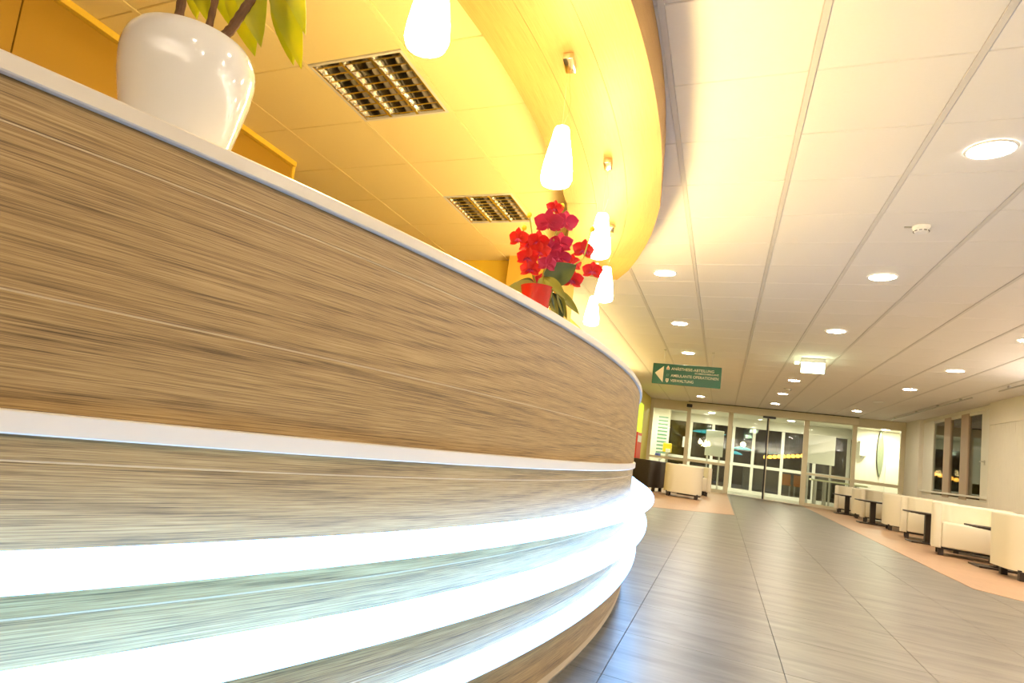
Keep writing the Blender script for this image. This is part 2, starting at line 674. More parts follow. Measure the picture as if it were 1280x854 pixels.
struct('wall_left', MB().box(-2.6, 6.6, 0, -2.2, 21.2, 2.698), M['wall_lime'])
struct('wall_rear', MB().box(-4.9, -3.7, 0, 5.2, -3.5, 2.9), M['wall_white'])
struct('wall_side', MB().box(-4.9, -3.5, 0, -4.7, 3.6, 2.698), M['wall_yellow'])

wr = setting('wall_right')
MB().box(4.56, -3.5, 0, 5.0, 15.2, 2.698).build('core', M['wall_white'], wr, False)
MB().box(4.54, -3.5, 2.27, 4.56, 15.2, 2.697).build('upper_band', M['wall_white'], wr, False)
sl = MB()
y = 9.0
while y < 15.17:
    sl.box(4.542, y, 0.05, 4.56, min(y + 0.083, 15.195), 2.262)
    y += 0.088
o = sl.build('wall_slats', M['wall_white'], wr, False)
o['kind'] = 'stuff'
struct('wall_right_column', MB().bbox(4.55, 19.85, 0, 5.0, 21.2, 2.697, 0.004, 1), M['wall_white'])

# right-hand window behind the seating
wn = setting('window_2')
XW = 4.65
MB().box(XW, 15.2, 0, 5.0, 19.85, 0.80).build('window_parapet', M['wall_white'], wn, False)
MB().box(XW - 0.02, 15.2, 2.62, 5.0, 19.85, 2.698).build('lintel', M['wall_white'], wn, False)
edges = [15.2, 15.49, 15.94, 16.65, 17.10, 17.79, 18.23, 19.03, 19.85]
# posts lie between the panes
for a, b, mt, d in ((15.49, 15.94, 'frame_white', 0.0), (16.65, 17.10, 'frame_rose', 0.012), (17.79, 18.23, 'frame_rose', 0.012), (19.03, 19.85, 'frame_white', 0.01)):
    MB().bbox(XW - d, a, 0.80, XW + 0.16, b, 2.62, 0.005, 1).build('window_post', M[mt], wn, False)
for a, b in ((15.2, 15.49), (15.94, 16.65), (17.10, 17.79), (18.23, 19.03)):
    MB().box(XW + 0.016, a, 0.88, XW + 0.024, b, 2.6).build('pane', M['glass_dark'], wn, False)
    MB().box(XW + 0.0, a, 0.80, XW + 0.05, b, 0.83).build('pane_rail', M['frame_white'], wn, False)
    MB().box(XW + 0.0, a, 2.56, XW + 0.05, b, 2.62).build('pane_rail', M['frame_white'], wn, False)
MB().bbox(XW - 0.05, 15.2, 0.86, XW + 0.16, 19.85, 0.90, 0.004, 1).build('transom', M['frame_white'], wn, False)
h = MB().bbox(XW - 0.012, 15.70, 1.52, XW + 0.0, 15.74, 1.62, 0.003, 1)
h.bbox(XW - 0.05, 15.70, 1.58, XW - 0.01, 15.72, 1.60, 0.003, 1)
h.bbox(XW - 0.05, 15.70, 1.58, XW - 0.035, 15.86, 1.60, 0.003, 1)
h.build('window_handle', M['steel'], wn, False)

# ------------------------------------------------------------------ entrance facade
YE = 21.2
w1 = setting('window_1')


def frame_bar(parent, x0, x1, z0, z1, mt='frame_cream', d=0.07, name='frame_bar', y=YE):
    return MB().bbox(x0, y - d / 2, z0, x1, y + d / 2, z1, 0.004, 1).build(name, M[mt], parent, False)


frame_bar(w1, -2.2, -2.10, 0, 2.698, name='jamb')
frame_bar(w1, -2.10, -1.03, 2.39, 2.698, name='head', d=0.10)
frame_bar(w1, -2.10, -1.06, 0.80, 0.87)
frame_bar(w1, -2.10, -1.06, 0.0, 0.08)
MB().box(-2.10, YE - 0.004, 0.87, -1.06, YE + 0.004, 2.39).build('pane', M['glass'], w1, False)
MB().box(-2.10, YE - 0.004, 0.08, -1.06, YE + 0.004, 0.80).build('pane', M['glass'], w1, False)

d1 = setting('door_1')
MB().bbox(-1.06, YE - 0.28, 2.47, 3.42, YE + 0.10, 2.694, 0.006, 1).build('door_header', M['frame_cream'], d1, False)
MB().box(-1.06, YE - 0.285, 2.672, 3.42, YE - 0.279, 2.694).build('header_shadow_strip', M['black'], d1, False)
for x, w in ((-1.03, 0.11), (0.17, 0.13), (2.19, 0.13), (3.37, 0.10)):
    frame_bar(d1, x - w / 2, x + w / 2, 0, 2.47, name='door_post', d=0.12)
MB().bbox(1.155, YE - 0.06, 0.01, 1.195, YE + 0.0, 2.47, 0.004, 1).build('door_edge_seal', M['black'], d1, False)
MB().bbox(1.198, YE - 0.05, 0.01, 1.222, YE + 0.01, 2.47, 0.004, 1).build('door_leaf_edge', M['frame_cream'], d1, False)
frame_bar(d1, -0.97, 0.10, 0.82, 0.90)
frame_bar(d1, 2.26, 3.32, 0.90, 0.96)
for a, b in ((-0.97, 0.10), (2.26, 3.32)):
    frame_bar(d1, a, b, 0, 0.09)
for a, b in ((-0.97, 0.10), (0.24, 1.15), (1.225, 2.12), (2.26, 3.32)):
    MB().box(a, YE - 0.004, 0.02, b, YE + 0.004, 2.47).build('door_pane', M['glass'], d1, False)
MB().bbox(1.02, YE - 0.36, 2.40, 1.36, YE - 0.28, 2.46, 0.01, 2).build('motion_sensor', M['black'], d1, False)
MB().bbox(-1.10, YE - 0.33, 2.50, -0.94, YE - 0.28, 2.60, 0.01, 2).build('motion_sensor', M['black'], d1, False)
MB().box(-1.0, YE - 0.05, -0.002, 3.4, YE + 0.05, 0.006).build('threshold', M['steel'], d1, False)

w3 = setting('window_3')
frame_bar(w3, 3.42, 4.55, 2.45, 2.698, name='head', d=0.10)
frame_bar(w3, 4.44, 4.55, 0, 2.45, name='jamb')
frame_bar(w3, 3.42, 4.44, 0.86, 0.95)
frame_bar(w3, 3.42, 4.44, 0.0, 0.08)
MB().box(3.42, YE - 0.004, 0.95, 4.44, YE + 0.004, 2.45).build('pane', M['glass'], w3, False)
MB().box(3.42, YE - 0.004, 0.08, 4.44, YE + 0.004, 0.86).build('pane', M['glass'], w3, False)

# ------------------------------------------------------------------ vestibule beyond the doors
YI = 24.0
M['vest_floor'] = plain('pale vestibule floor', (0.42, 0.41, 0.34), 0.35)
struct('floor_vestibule', MB().box(-2.8, 21.2, -0.05, 5.2, YI, 0.0), M['vest_floor'])
struct('ceiling_vestibule', MB().box(-2.8, 21.25, 2.53, 5.2, YI + 0.1, 2.6), M['wall_white'])
struct('wall_vestibule_left', MB().box(-2.75, 21.25, 0, -2.55, YI, 2.53), M['wall_white'])
struct('wall_vestibule_right', MB().box(3.72, 23.0, 0, 5.2, 23.2, 2.53), M['wall_white'])
struct('wall_vestibule_blind', MB().box(-2.55, 23.2, 0, -1.72, 23.4, 2.53), M['wall_white'])
struct('wall_vestibule_side', MB().box(5.0, 21.2, 0, 5.2, 23.0, 2.53), M['wall_white'])
d2 = setting('door_2')
MB().bbox(-2.55, YI - 0.10, 2.23, 3.9, YI + 0.05, 2.53, 0.006, 1).build('door_header', M['frame_white'], d2, False)
for x in (-2.5, -1.05, -0.33, 0.32, 0.95, 1.82, 2.75, 3.68):
    MB().bbox(x - 0.045, YI - 0.05, 0, x + 0.045, YI + 0.02, 2.23, 0.005, 1).build('door_post', M['frame_white'], d2, False)
MB().bbox(-2.5, YI - 0.045, 0.90, 3.7, YI + 0.015, 1.0, 0.005, 1).build('door_rail', M['frame_white'], d2, False)
MB().bbox(-2.5, YI - 0.045, 0.0, 3.7, YI + 0.015, 0.12, 0.005, 1).build('door_rail', M['frame_white'], d2, False)
xs = (-2.5, -1.05, -0.33, 0.32, 0.95, 1.82, 2.75, 3.68)
for a, b in zip(xs[:-1], xs[1:]):
    MB().box(a + 0.045, YI - 0.012, 1.0, b - 0.045, YI - 0.006, 2.23).build('door_pane', M['glass'], d2, False)
    MB().box(a + 0.045, YI - 0.012, 0.12, b - 0.045, YI - 0.006, 0.90).build('door_pane', M['glass'], d2, False)

# ------------------------------------------------------------------ reception desk
Z_TOP = 1.150
desk = thing('reception_desk', 'curved oak reception desk with white counter edge and three glowing light strips', 'desk', (-0.45, 2.4, 0))
prof = [(-0.02, 0.06), (-0.0011, 0.06), (-0.0011, 1.15), (-0.02, 1.15), (-0.10, 1.15), (-0.10, 0.06)]
sweep(PATH, prof).build('desk_body', M['seam'], desk)
rows_up = [(1.0965, 1.150), (0.896, 1.094), (0.752, 0.8935)]
rows_lo = [(0.690, 0.7225), (0.497, 0.6875), (0.300, 0.4945), (0.085, 0.2975)]
for k, (a, b) in enumerate(rows_up + rows_lo):
    p = [(-0.004, a), (-0.0008, a), (0.0, a + 0.0008), (0.0, b - 0.0008), (-0.0008, b), (-0.004, b)]
    sweep(PATH, p, voff=k * 3.37 + a).build('oak_plank', M['oak'], desk)
# white counter top, band, plinth
ctop = [(-0.36, 1.150), (0.010, 1.150), (0.012, 1.152), (0.012, 1.172), (0.009, 1.175), (-0.36, 1.175)]
PATHC = [PATH[0]] + PATH[1:]
sweep(PATHC, ctop).build('counter_top', M['white_edge'], desk)
band = [(-0.004, 0.7225), (0.010, 0.7225), (0.012, 0.7245), (0.012, 0.750), (0.010, 0.752), (-0.004, 0.752)]
sweep(PATH, band).build('white_band', M['white_edge'], desk)
pl = [(-0.09, 0.0), (-0.040, 0.0), (-0.040, 0.085), (-0.09, 0.085)]
sweep(PATH, pl).build('plinth', M['plinth'], desk)
wt = [(-0.85, 0.72), (-0.10, 0.72), (-0.10, 0.75), (-0.85, 0.75)]
sweep(PATH[2:95], wt).build('worktop', M['white_edge'], desk)
ip = [(-0.36, 1.05), (-0.34, 1.05), (-0.34, 1.15), (-0.36, 1.15)]
sweep(PATH, ip).build('inner_apron', M['white_edge'], desk)
for off, zt, zb in ((0.130, 0.580, 0.563), (0.103, 0.435, 0.409), (0.058, 0.268, 0.242)):
    h = (zt - zb) / 2
    zc = (zt + zb) / 2
    arc = [(off - h * 0.8 + h * 0.8 * math.cos(a), zc + h * math.sin(a)) for a in [(-90 + 180 * k / 8) * PI / 180 for k in range(9)]]
    p = [(-0.001, zb)] + arc + [(-0.001, zt)]
    ls = sweep(PATH, p).build('light_strip', M['led'], desk)
    ls['label'] = 'glowing white rounded light strip'

# ------------------------------------------------------------------ curved wooden soffit
outer = [(p[0] + 0.006, p[1]) for p in PATH if p[3] < 2.1]
outer += [(-0.587, 4.66), (-0.673, 4.97), (-0.775, 5.30), (-0.888, 5.62), (-1.04, 5.97), (-1.20, 6.28), (-1.42, 6.55), (-1.70, 6.72), (-2.05, 6.80), (-2.4, 6.82)]
# resample smoothly with a Catmull-Rom spline and extend out of the frame behind
p0 = np.array(outer[0])
d0 = (np.array(outer[0]) - np.array(outer[3]))
d0 /= np.linalg.norm(d0)
pre = []
ang0 = math.atan2(d0[1], d0[0])
q = p0.copy()
for k in range(14):
    ang0 -= 0.035
    q = q + 0.14 * np.array([math.cos(ang0), math.sin(ang0)])
    pre.append(tuple(q))
ctrl = np.array(pre[::-1] + outer[::3])
pts = []
for i in range(1, len(ctrl) - 2):
    a, b, c, d = ctrl[i - 1:i + 3]
    for t in (0, 0.34, 0.67):
        pts.append(0.5 * ((2 * b) + (-a + c) * t + (2 * a - 5 * b + 4 * c - d) * t * t + (-a + 3 * b - 3 * c + d) * t ** 3))
pts.append(ctrl[-2])
SP = []
s = 0
for i, p in enumerate(pts):
    a, b = pts[max(i - 1, 0)], pts[min(i + 1, len(pts) - 1)]
    d = b - a
    if i:
        s += float(np.linalg.norm(pts[i] - pts[i - 1]))
    SP.append((float(p[0]), float(p[1]), math.atan2(-d[0], d[1]), s))
sof = thing('ceiling_canopy', 'broad curved wooden canopy hanging under the ceiling above the reception desk', 'canopy', (-0.7, 2.9, 2.45))
ZS = 2.45
# joints across the underside: split the sweep into boards
cuts = [0]
for tgt in (0.9, 3.07, 5.3):
    cuts.append(min(range(len(SP)), key=lambda k: abs(SP[k][1] - tgt) + (10 if SP[k][3] < 0.2 else 0)))
cuts.append(len(SP) - 1)
WID = 0.61
widths = [(0.0, 0.205), (0.2065, 0.41), (0.4115, WID)]
for c, (a, b) in enumerate(zip(cuts[:-1], cuts[1:])):
    seg = SP[a:b + 1]
    for w, (o0, o1) in enumerate(widths):
        pr_ = [(-o0, ZS), (-o0, ZS + 0.02), (-o1, ZS + 0.02), (-o1, ZS)]
        sg = [list(p) for p in seg]
        sweep([tuple(p) for p in sg], pr_[::-1], voff=c * 5.1 + w * 1.7).build('soffit_board', M['maple'], sof)
    sweep(seg, [(-0.02, ZS + 0.0205), (0.0, ZS + 0.0205), (0.0, CH), (-0.02, CH)], voff=c * 2.3 + 11).build('fascia', M['maple'], sof)
sweep(SP, [(-WID, ZS + 0.0205), (-WID + 0.02, ZS + 0.0205), (-WID + 0.02, CH), (-WID, CH)], voff=20).build('inner_fascia', M['maple'], sof)

# ------------------------------------------------------------------ pendant lamps
pend_spots = [(-0.855, 1.435), (-0.715, 2.425), (-0.715, 3.43), (-0.863, 4.49), (-1.125, 5.40)]
pend_lab = ['opal bottle pendant nearest the camera, cut by the top of the picture', 'opal bottle pendant hanging in front of the broad wooden canopy, above the orchid',
            'opal bottle pendant with slack cable, beside the orchid blossoms at its right', 'opal bottle pendant fourth from the camera, just under and right of the slack-cable one',
            'smallest opal bottle pendant, lowest in view above the white counter edge']
pl0 = thing('pendant_lamp', pend_lab[0], 'lamp', (*pend_spots[0], ZS), group='pendant lamps over the reception desk')
pm = MB().bbox(-0.022, -0.055, -0.03, 0.022, 0.055, 0.0, 0.003, 2)
pm.build('ceiling_box', M['chrome'], pl0, rel=False)
slack = [(0.0, 0.03, -0.03), (0.004, 0.03, -0.10), (0.02, 0.02, -0.18), (0.018, 0.01, -0.24), (0.004, 0.0, -0.30), (0, 0, -0.33)]
MB().tube(slack, 0.0012, 6).build('cable', M['chrome'], pl0, rel=False)
MB().tube([(0, -0.03, -0.03), (0, 0, -0.32)], 0.0007, 5).build('wire', M['chrome'], pl0, rel=False)
prof = [(0.0, -0.578), (0.034, -0.576), (0.058, -0.566), (0.066, -0.545), (0.064, -0.51), (0.057, -0.46), (0.046, -0.405), (0.037, -0.36), (0.033, -0.33), (0.028, -0.316), (0.0, -0.312)]
MB().lathe(prof, 24).build('glass_shade', M['pend'], pl0, rel=False)
MB().lathe([(0.0, -0.31), (0.012, -0.31), (0.013, -0.318), (0.0, -0.318)], 12).build('socket', M['chrome'], pl0, rel=False)
for (x, y), lab in list(zip(pend_spots, pend_lab))[1:]:
    dup(pl0, (x, y, ZS), 0.1, lab)

# ------------------------------------------------------------------ louvre ceiling lights
def louvre(i, j, label):
    x0, y0 = CX0 + i * T, CY0 + j * T
    r = thing('louvre_light', label, 'ceiling light', (x0 + T / 2, y0 + T / 2, CH), group='square louvre lights over the desk')
    a = T / 2
    f = MB()
    f.box(-a + 0.013, -a, -0.004, -a + 0.03, a, 0.012)
    f.box(a - 0.03, -a, -0.004, a - 0.013, a, 0.012)
    f.box(-a + 0.03, -a, -0.004, a - 0.03, -a + 0.016, 0.012)
    f.box(-a + 0.03, a - 0.016, -0.004, a - 0.03, a, 0.012)
    f.build('frame', M['tbar'], r, False, rel=False)
    h = MB()
    h.box(-a + 0.014, -a + 0.002, 0.1, a - 0.014, a - 0.002, 0.11)
    h.box(-a + 0.014, -a + 0.002, 0.0, -a + 0.018, a - 0.002, 0.1)
    h.box(a - 0.018, -a + 0.002, 0.0, a - 0.014, a - 0.002, 0.1)
    h.box(-a + 0.014, -a + 0.002, 0.0, a - 0.014, -a + 0.006, 0.1)
    h.box(-a + 0.014, a - 0.006, 0.0, a - 0.014, a - 0.002, 0.1)
    h.build('housing', M['louvre'], r, False, rel=False)
    W3 = (2 * a - 0.06) / 3
    for k in range(4):
        cx = -a + 0.03 + W3 * k
        MB().box(cx - 0.009, -a + 0.016, -0.003, cx + 0.009, a - 0.016, 0.002).build('divider', M['louvre'], r, False, rel=False)
    for k in range(3):
        cx = -a + 0.03 + W3 * (k + 0.5)
        rf = MB()
        for sgn in (-1, 1):
            prv = None
            for t in range(7):
                u = t / 6
                xx = cx + sgn * (W3 / 2 - 0.036 * (1 - (1 - u) ** 2))
                zz = 0.0 + 0.055 * u
                if prv:
                    rf.add([(prv[0], -a + 0.016, prv[1]), (xx, -a + 0.016, zz), (xx, a - 0.016, zz), (prv[0], a - 0.016, prv[1])], [(0, 1, 2, 3)])
                prv = (xx, zz)
        rf.build('reflector', M['louvre'], r, True, rel=False)
        for b in range(9):
            yy = -a + 0.016 + (2 * a - 0.032) * (b + 0.5) / 9
            bl = MB()
            bl.add([(cx - W3 / 2, yy - 0.006, 0.0), (cx + W3 / 2, yy - 0.006, 0.0), (cx + W3 / 2, yy + 0.006, 0.0), (cx - W3 / 2, yy + 0.006, 0.0),
                    (cx - W3 / 2, yy - 0.002, 0.038), (cx + W3 / 2, yy - 0.002, 0.038), (cx + W3 / 2, yy + 0.002, 0.038), (cx - W3 / 2, yy + 0.002, 0.038)],
                   [(0, 1, 5, 4), (2, 3, 7, 6), (0, 3, 2, 1), (1, 2, 6, 5), (3, 0, 4, 7)])
            bl.build('louvre_blade', M['louvre'], r, False, rel=False)
        MB().tube([(cx, -a + 0.02, 0.068), (cx, a - 0.02, 0.068)], 0.013, 10).build('tube', M['white'], r, True, rel=False)
    return r


louvre(-3, -1, 'square mirrored louvre light nearest the camera, right of the white planter')
louvre(-3, 2, 'square mirrored louvre light farther off, just left of the red orchid')

# ------------------------------------------------------------------ added out of view to brighten the ceiling: uplight troughs
M['fill_warm'] = emit('warm uplight tube', (1.0, 0.74, 0.36), P_FILL * 0.28)  # weaker warm fill, added for the ceiling behind the desk
M['fill'] = emit('uplight tube', (1.0, 0.88, 0.80), P_FILL)  # neutral fill, added for the hall ceiling
for nm, lab, (x0, y0, x1, y1) in (('fill_trough', 'white uplight trough added on the right-hand wall beyond the edge of the picture', (4.33, 1.0, 4.54, 11.4)), ('fill_trough', 'white uplight trough added on the yellow corridor wall, hidden behind the desk', (-2.199, 7.2, -2.0, 14.6)), ('fill_trough', 'white uplight trough added on the rear wall behind the camera', (-1.5, -3.5, 4.2, -3.29))):
    r = thing(nm, lab, 'added fill light', ((x0 + x1) / 2, (y0 + y1) / 2, 2.1), group='uplight troughs added out of view')
    MB().box(x0, y0, 2.10, x1, y1, 2.12).add([], []).build('tray', M['white'], r, False)
    if x1 - x0 < 1:
        xl = x0 if x0 > 0 else x1 - 0.01
        MB().box(xl, y0, 2.12, xl + 0.01, y1, 2.17).build('lip', M['white'], r, False)
    else:
        MB().box(x0, y1 - 0.01, 2.12, x1, y1, 2.17).build('lip', M['white'], r, False)
    MB().box(x0 + 0.05, y0 + 0.05, 2.121, x1 - 0.05, y1 - 0.05, 2.14).build('tube', M['fill_warm' if x1 < 0 else 'fill'], r, False)

# ------------------------------------------------------------------ downlights
dl0 = None
dspots = []
for k in range(8):
    dspots.append((1.19, 1.57 - 2.515 + 2.515 * k, True))
dspots.append((1.21, 19.2, True))
for k in range(6):
    dspots.append((-0.665, 6.56 + 2.51 * k, True))
for k in range(9):
    dspots.append((3.06, -0.95 + 2.515 * k, k != 7))
ORD = {1.19: 'middle', 1.21: 'middle', -0.665: 'left', 3.06: 'right'}
count = {}
names = ['first', 'second', 'third', 'fourth', 'fifth', 'sixth', 'seventh', 'eighth', 'ninth']
hidden_rows = {'middle': 2, 'left': 0, 'right': 4}
for x, y, lit in dspots:
    row = ORD[x]
    k = count.get(row, 0)
    count[row] = k + 1
    vis = k - hidden_rows[row]
    if vis < 0:
        lab = '%s recessed downlight of the %s row, above or behind the camera, out of view' % (names[k], row)
    elif not lit:
        lab = 'unlit round recessed downlight between lit ones of the right-hand row by the windows'
    else:
        lab = '%s round recessed downlight from the camera in the %s ceiling row' % (names[vis], row)
    r = thing('downlight', lab, 'downlight', (x, y, CH), group='round recessed downlights in the hall ceiling')
    MB().lathe([(0.098, -0.001), (0.098, -0.006), (0.103, -0.010), (0.112, -0.008), (0.116, -0.001)], 32).build('ring', M['white'], r, rel=False)
    MB().lathe([(0.0, -0.007), (0.05, -0.0065), (0.098, -0.004)][::-1], 32).build('diffuser', M['down' if lit else 'down_off'], r, rel=False)

# ------------------------------------------------------------------ smoke detectors, exit light, rails
def detector(x, y, label, sc=1.0):
    r = thing('smoke_detector', label, 'smoke detector', (x, y, CH), group='smoke detectors on the ceiling')
    MB().lathe([(0.055 * sc, 0.0), (0.055 * sc, -0.012), (0.05 * sc, -0.02)], 28).build('base', M['white'], r, rel=False)
    MB().lathe([(0.05 * sc, -0.02), (0.048 * sc, -0.036), (0.038 * sc, -0.048), (0.0, -0.050)], 28).build('head', M['white'], r, rel=False)
    sl_ = MB()
    for k in range(10):
        a = 2 * PI * k / 10
        sl_.box(0.0445 * sc, -0.009, -0.042, 0.0475 * sc, 0.009, -0.037, Matrix.Rotation(a, 4, 'Z'))
    sl_.build('vent_slots', M['black'], r, False, rel=False)
    MB().tube([(-0.055 * sc, 0, -0.006), (-0.10 * sc, 0, -0.006)], 0.006, 8).build('indicator', M['steel'], r, rel=False)


detector(1.168, 5.287, 'round cream smoke detector on the near ceiling tiles, between two downlights')
detector(1.222, 15.6, 'small round smoke detector far off near the entrance header')

ex = thing('exit_light', 'glowing pale green emergency exit light hanging from the ceiling before the entrance', 'exit light', (1.2, 11.35, CH))
M['exit'] = emit('exit light face', (0.80, 1.0, 0.62), 9.0)
M['exit_side'] = emit('exit light body', (0.75, 1.0, 0.55), 2.0)
MB().bbox(-0.17, -0.03, -0.07, 0.17, 0.03, -0.003, 0.006, 2).build('housing', M['white'], ex, rel=False)
MB().bbox(-0.16, -0.012, -0.235, 0.16, 0.012, -0.07, 0.004, 2).build('panel', M['exit'], ex, rel=False)
MB().bbox(-0.255, -0.02, -0.11, -0.19, 0.02, -0.06, 0.006, 2).build('test_lamp', M['exit_side'], ex, rel=False)
MB().box(-0.2, -0.012, -0.075, -0.165, 0.012, -0.055).build('bracket', M['white'], ex, False, rel=False)


def rail(x, y0, y1, hooks, label):
    r = thing('ceiling_rail', label, 'rail', (x, y0, CH), group='ceiling rails by the windows')
    MB().bbox(-0.012, 0, -0.055, 0.012, y1 - y0, -0.035, 0.003, 1).build('track', M['steel'], r, rel=False)
    for k in hooks:
        MB().bbox(-0.02, k - y0 - 0.02, -0.035, 0.02, k - y0 + 0.02, 0.0, 0.004, 1).build('bracket', M['steel'], r, rel=False)


rail(4.02, 14.3, 20.2, (14.9, 16.3, 17.9, 19.9), 'thin ceiling rail with four brackets in front of the tall windows')
rail(4.06, 9.5, 13.2, (9.7, 12.8), 'thin ceiling rail running off the right edge of the picture')

# ------------------------------------------------------------------ hanging sign
YS = 11.4
sg = thing('hanging_sign', 'green hanging direction sign with white arrow and German lettering', 'sign', (-0.65, YS, 2.085))
SX0, SX1, SZ0, SZ1 = -1.205, -0.105, 2.087, 2.447
MB().bbox(SX0, YS - 0.012, SZ0, SX1, YS + 0.012, SZ1, 0.003, 1).build('panel', M['sign_green'], sg, False)
for x in (-1.03, -0.26):
    MB().tube([(x, YS, SZ1), (x, YS, CH)], 0.004, 6).build('rod', M['steel'], sg)
    MB().lathe([(0.0, 0), (0.02, 0), (0.02, -0.01), (0.0, -0.01)], 12, Matrix.Translation((x, YS, CH))).build('rod_cap', M['steel'], sg)
yf = YS - 0.0135
ar = MB()
ar.add([(-1.165, yf, 2.275), (-1.025, yf, 2.405), (-1.025, yf, 2.115), (-1.165, yf + 0.002, 2.275), (-1.025, yf + 0.002, 2.405), (-1.025, yf + 0.002, 2.115)], [(0, 2, 1), (0, 1, 4, 3), (1, 2, 5, 4), (2, 0, 3, 5)])
ar.build('arrow', M['sign_white'], sg, False)


def poly_part(name, pts2, mat, parent, y=yf, t=0.002):
    n = len(pts2)
    mb = MB()
    mb.add([(x, y, z) for x, z in pts2] + [(x, y + t, z) for x, z in pts2], [tuple(range(n))] + [(k, n + k, n + (k + 1) % n, (k + 1) % n) for k in range(n)])
    return mb.build(name, mat, parent, False)


cx_ = -0.955
poly_part('pictogram', [(cx_ - 0.024, 2.345), (cx_ + 0.024, 2.345), (cx_ + 0.024, 2.385), (cx_ + 0.012, 2.40), (cx_ + 0.010, 2.415), (cx_ - 0.010, 2.415), (cx_ - 0.012, 2.40), (cx_ - 0.024, 2.385)], M['sign_white'], sg)
poly_part('pictogram', [(cx_ - 0.008, 2.352), (cx_ + 0.008, 2.352), (cx_ + 0.008, 2.38), (cx_ - 0.008, 2.38)], plain('rose print', (0.6, 0.12, 0.08), 0.5), sg, yf - 0.0015)
M['sign_dim'] = plain('dim green print', (0.10, 0.27, 0.17), 0.5)
for dx in (-0.012, 0.012):
    poly_part('pictogram', [(cx_ + dx - 0.012, 2.225), (cx_ + dx + 0.0, 2.225), (cx_ + dx + 0.012, 2.275), (cx_ + dx, 2.275)], M['sign_dim'], sg)
poly_part('pictogram', [(cx_, 2.118), (cx_ + 0.022, 2.145), (cx_ + 0.024, 2.19), (cx_ - 0.024, 2.19), (cx_ - 0.022, 2.145)], M['sign_white'], sg)
poly_part('pictogram', [(cx_ - 0.006, 2.145), (cx_ + 0.006, 2.145), (cx_ + 0.006, 2.18), (cx_ - 0.006, 2.18)], M['sign_green'], sg, yf - 0.0015)


def text(body, x, z, size, parent, mat, width):
    cu = bpy.data.curves.new('lettering', 'FONT')
    cu.body = body
    cu.size = size
    cu.extrude = 0.0008
    cu.offset = size * 0.004
    cu.materials.append(mat)
    tmp = bpy.data.objects.new('lettering', cu)
    me = bpy.data.meshes.new_from_object(tmp)
    wx = max(v.co.x for v in me.vertices)
    for v in me.vertices:
        v.co.x *= width / wx
    bpy.data.objects.remove(tmp)
    o = bpy.data.objects.new('lettering', me)
    C.objects.link(o)
    o.parent = parent
    o.location = Vector((x, yf, z)) - parent.location
    o.rotation_euler = (PI / 2, 0, 0)
    return o


t1 = text('AN\u00c4STHESIE-ABTEILUNG', -0.90, 2.345, 0.066, sg, M['sign_white'], 0.68)
t2 = text('SCHMERZAMBULANZ', -0.52, 2.300, 0.038, sg, M['sign_white'], 0.375)
t3 = text('AMBULANTE OPERATIONEN', -0.90, 2.225, 0.066, sg, M['sign_white'], 0.755)
t4 = text('VERWALTUNG', -0.90, 2.138, 0.066, sg, M['sign_white'], 0.37)

# ------------------------------------------------------------------ armchairs
AW, AD, AH = 0.78, 0.68, 0.72


def make_chair(label, mat, group):
    r = thing('armchair', label, 'armchair', (0, 0, 0), 0, group)
    t = 0.10
    hw, hd = AW / 2 - t / 2, AD / 2
    rc = 0.20
    path = []
    front = -hd + 0.012
    path.append((-hw, -hd, PI))
    for k in range(5):
        path.append((-hw, front + (hd - t / 2 - rc - front) * k / 4, PI))
    for k in range(1, 10):
        a = PI - k / 10 * PI / 2
        path.append((-hw + rc + rc * math.cos(a), hd - t / 2 - rc + rc * math.sin(a), a))
    path.append((-hw + rc, hd - t / 2, PI / 2))
    path.append((0, hd - t / 2, PI / 2))
    right = [(-x, y, PI - a) for x, y, a in path[:-1]][::-1]
    path += right
    z0, z1, rr = 0.10, AH, 0.035
    prof = [(-t / 2, z0), (-t / 2, z1 - rr)]
    for k in range(1, 6):
        a = PI - k / 5 * PI / 2
        prof.append((-t / 2 + rr + rr * math.cos(a), z1 - rr + rr * math.sin(a)))
    for k in range(0, 6):
        a = PI / 2 - k / 5 * PI / 2
        prof.append((t / 2 - rr + rr * math.cos(a), z1 - rr + rr * math.sin(a)))
    prof.append((t / 2, z0))
    n = len(prof)
    vs, fs = [], []
    for i, (x, y, a) in enumerate(path):
        shr = 0.78 if i in (0, len(path) - 1) else 1.0
        for o, z in prof:
            zz = z if shr == 1 else (z0 + z1) / 2 + (z - (z0 + z1) / 2) * 0.97
            vs.append((x + o * shr * math.cos(a), y + o * shr * math.sin(a), zz))
    for i in range(len(path) - 1):
        for j in range(n):
            j2 = (j + 1) % n
            fs.append((i * n + j, i * n + j2, (i + 1) * n + j2, (i + 1) * n + j))
    fs.append(tuple(range(n - 1, -1, -1)))
    o_ = (len(path) - 1) * n
    fs.append(tuple(o_ + j for j in range(n)))
    MB().add(vs, fs).build('shell', mat, r, angle=50, rel=False)
    inner = AW / 2 - t
    MB().bbox(-inner + 0.001, -hd - 0.002, 0.115, inner - 0.001, hd - t - 0.002, 0.45, 0.022, 4).build('seat', mat, r, rel=False)
    MB().box(-AW / 2 + 0.06, -hd + 0.06, 0.085, AW / 2 - 0.06, hd - 0.06, 0.115).build('underframe', M['black'], r, False, rel=False)
    for sx in (-1, 1):
        for sy in (-1, 1):
            x, y = sx * (AW / 2 - 0.10), sy * (AD / 2 - 0.085)
            MB().bbox(x - 0.032, y - 0.032, 0, x + 0.032, y + 0.032, 0.10, 0.004, 1).build('leg', M['dark_wood'], r, False, rel=False)
    return r


XC = 3.20
GR = 'cream tub armchairs in the window-side row'
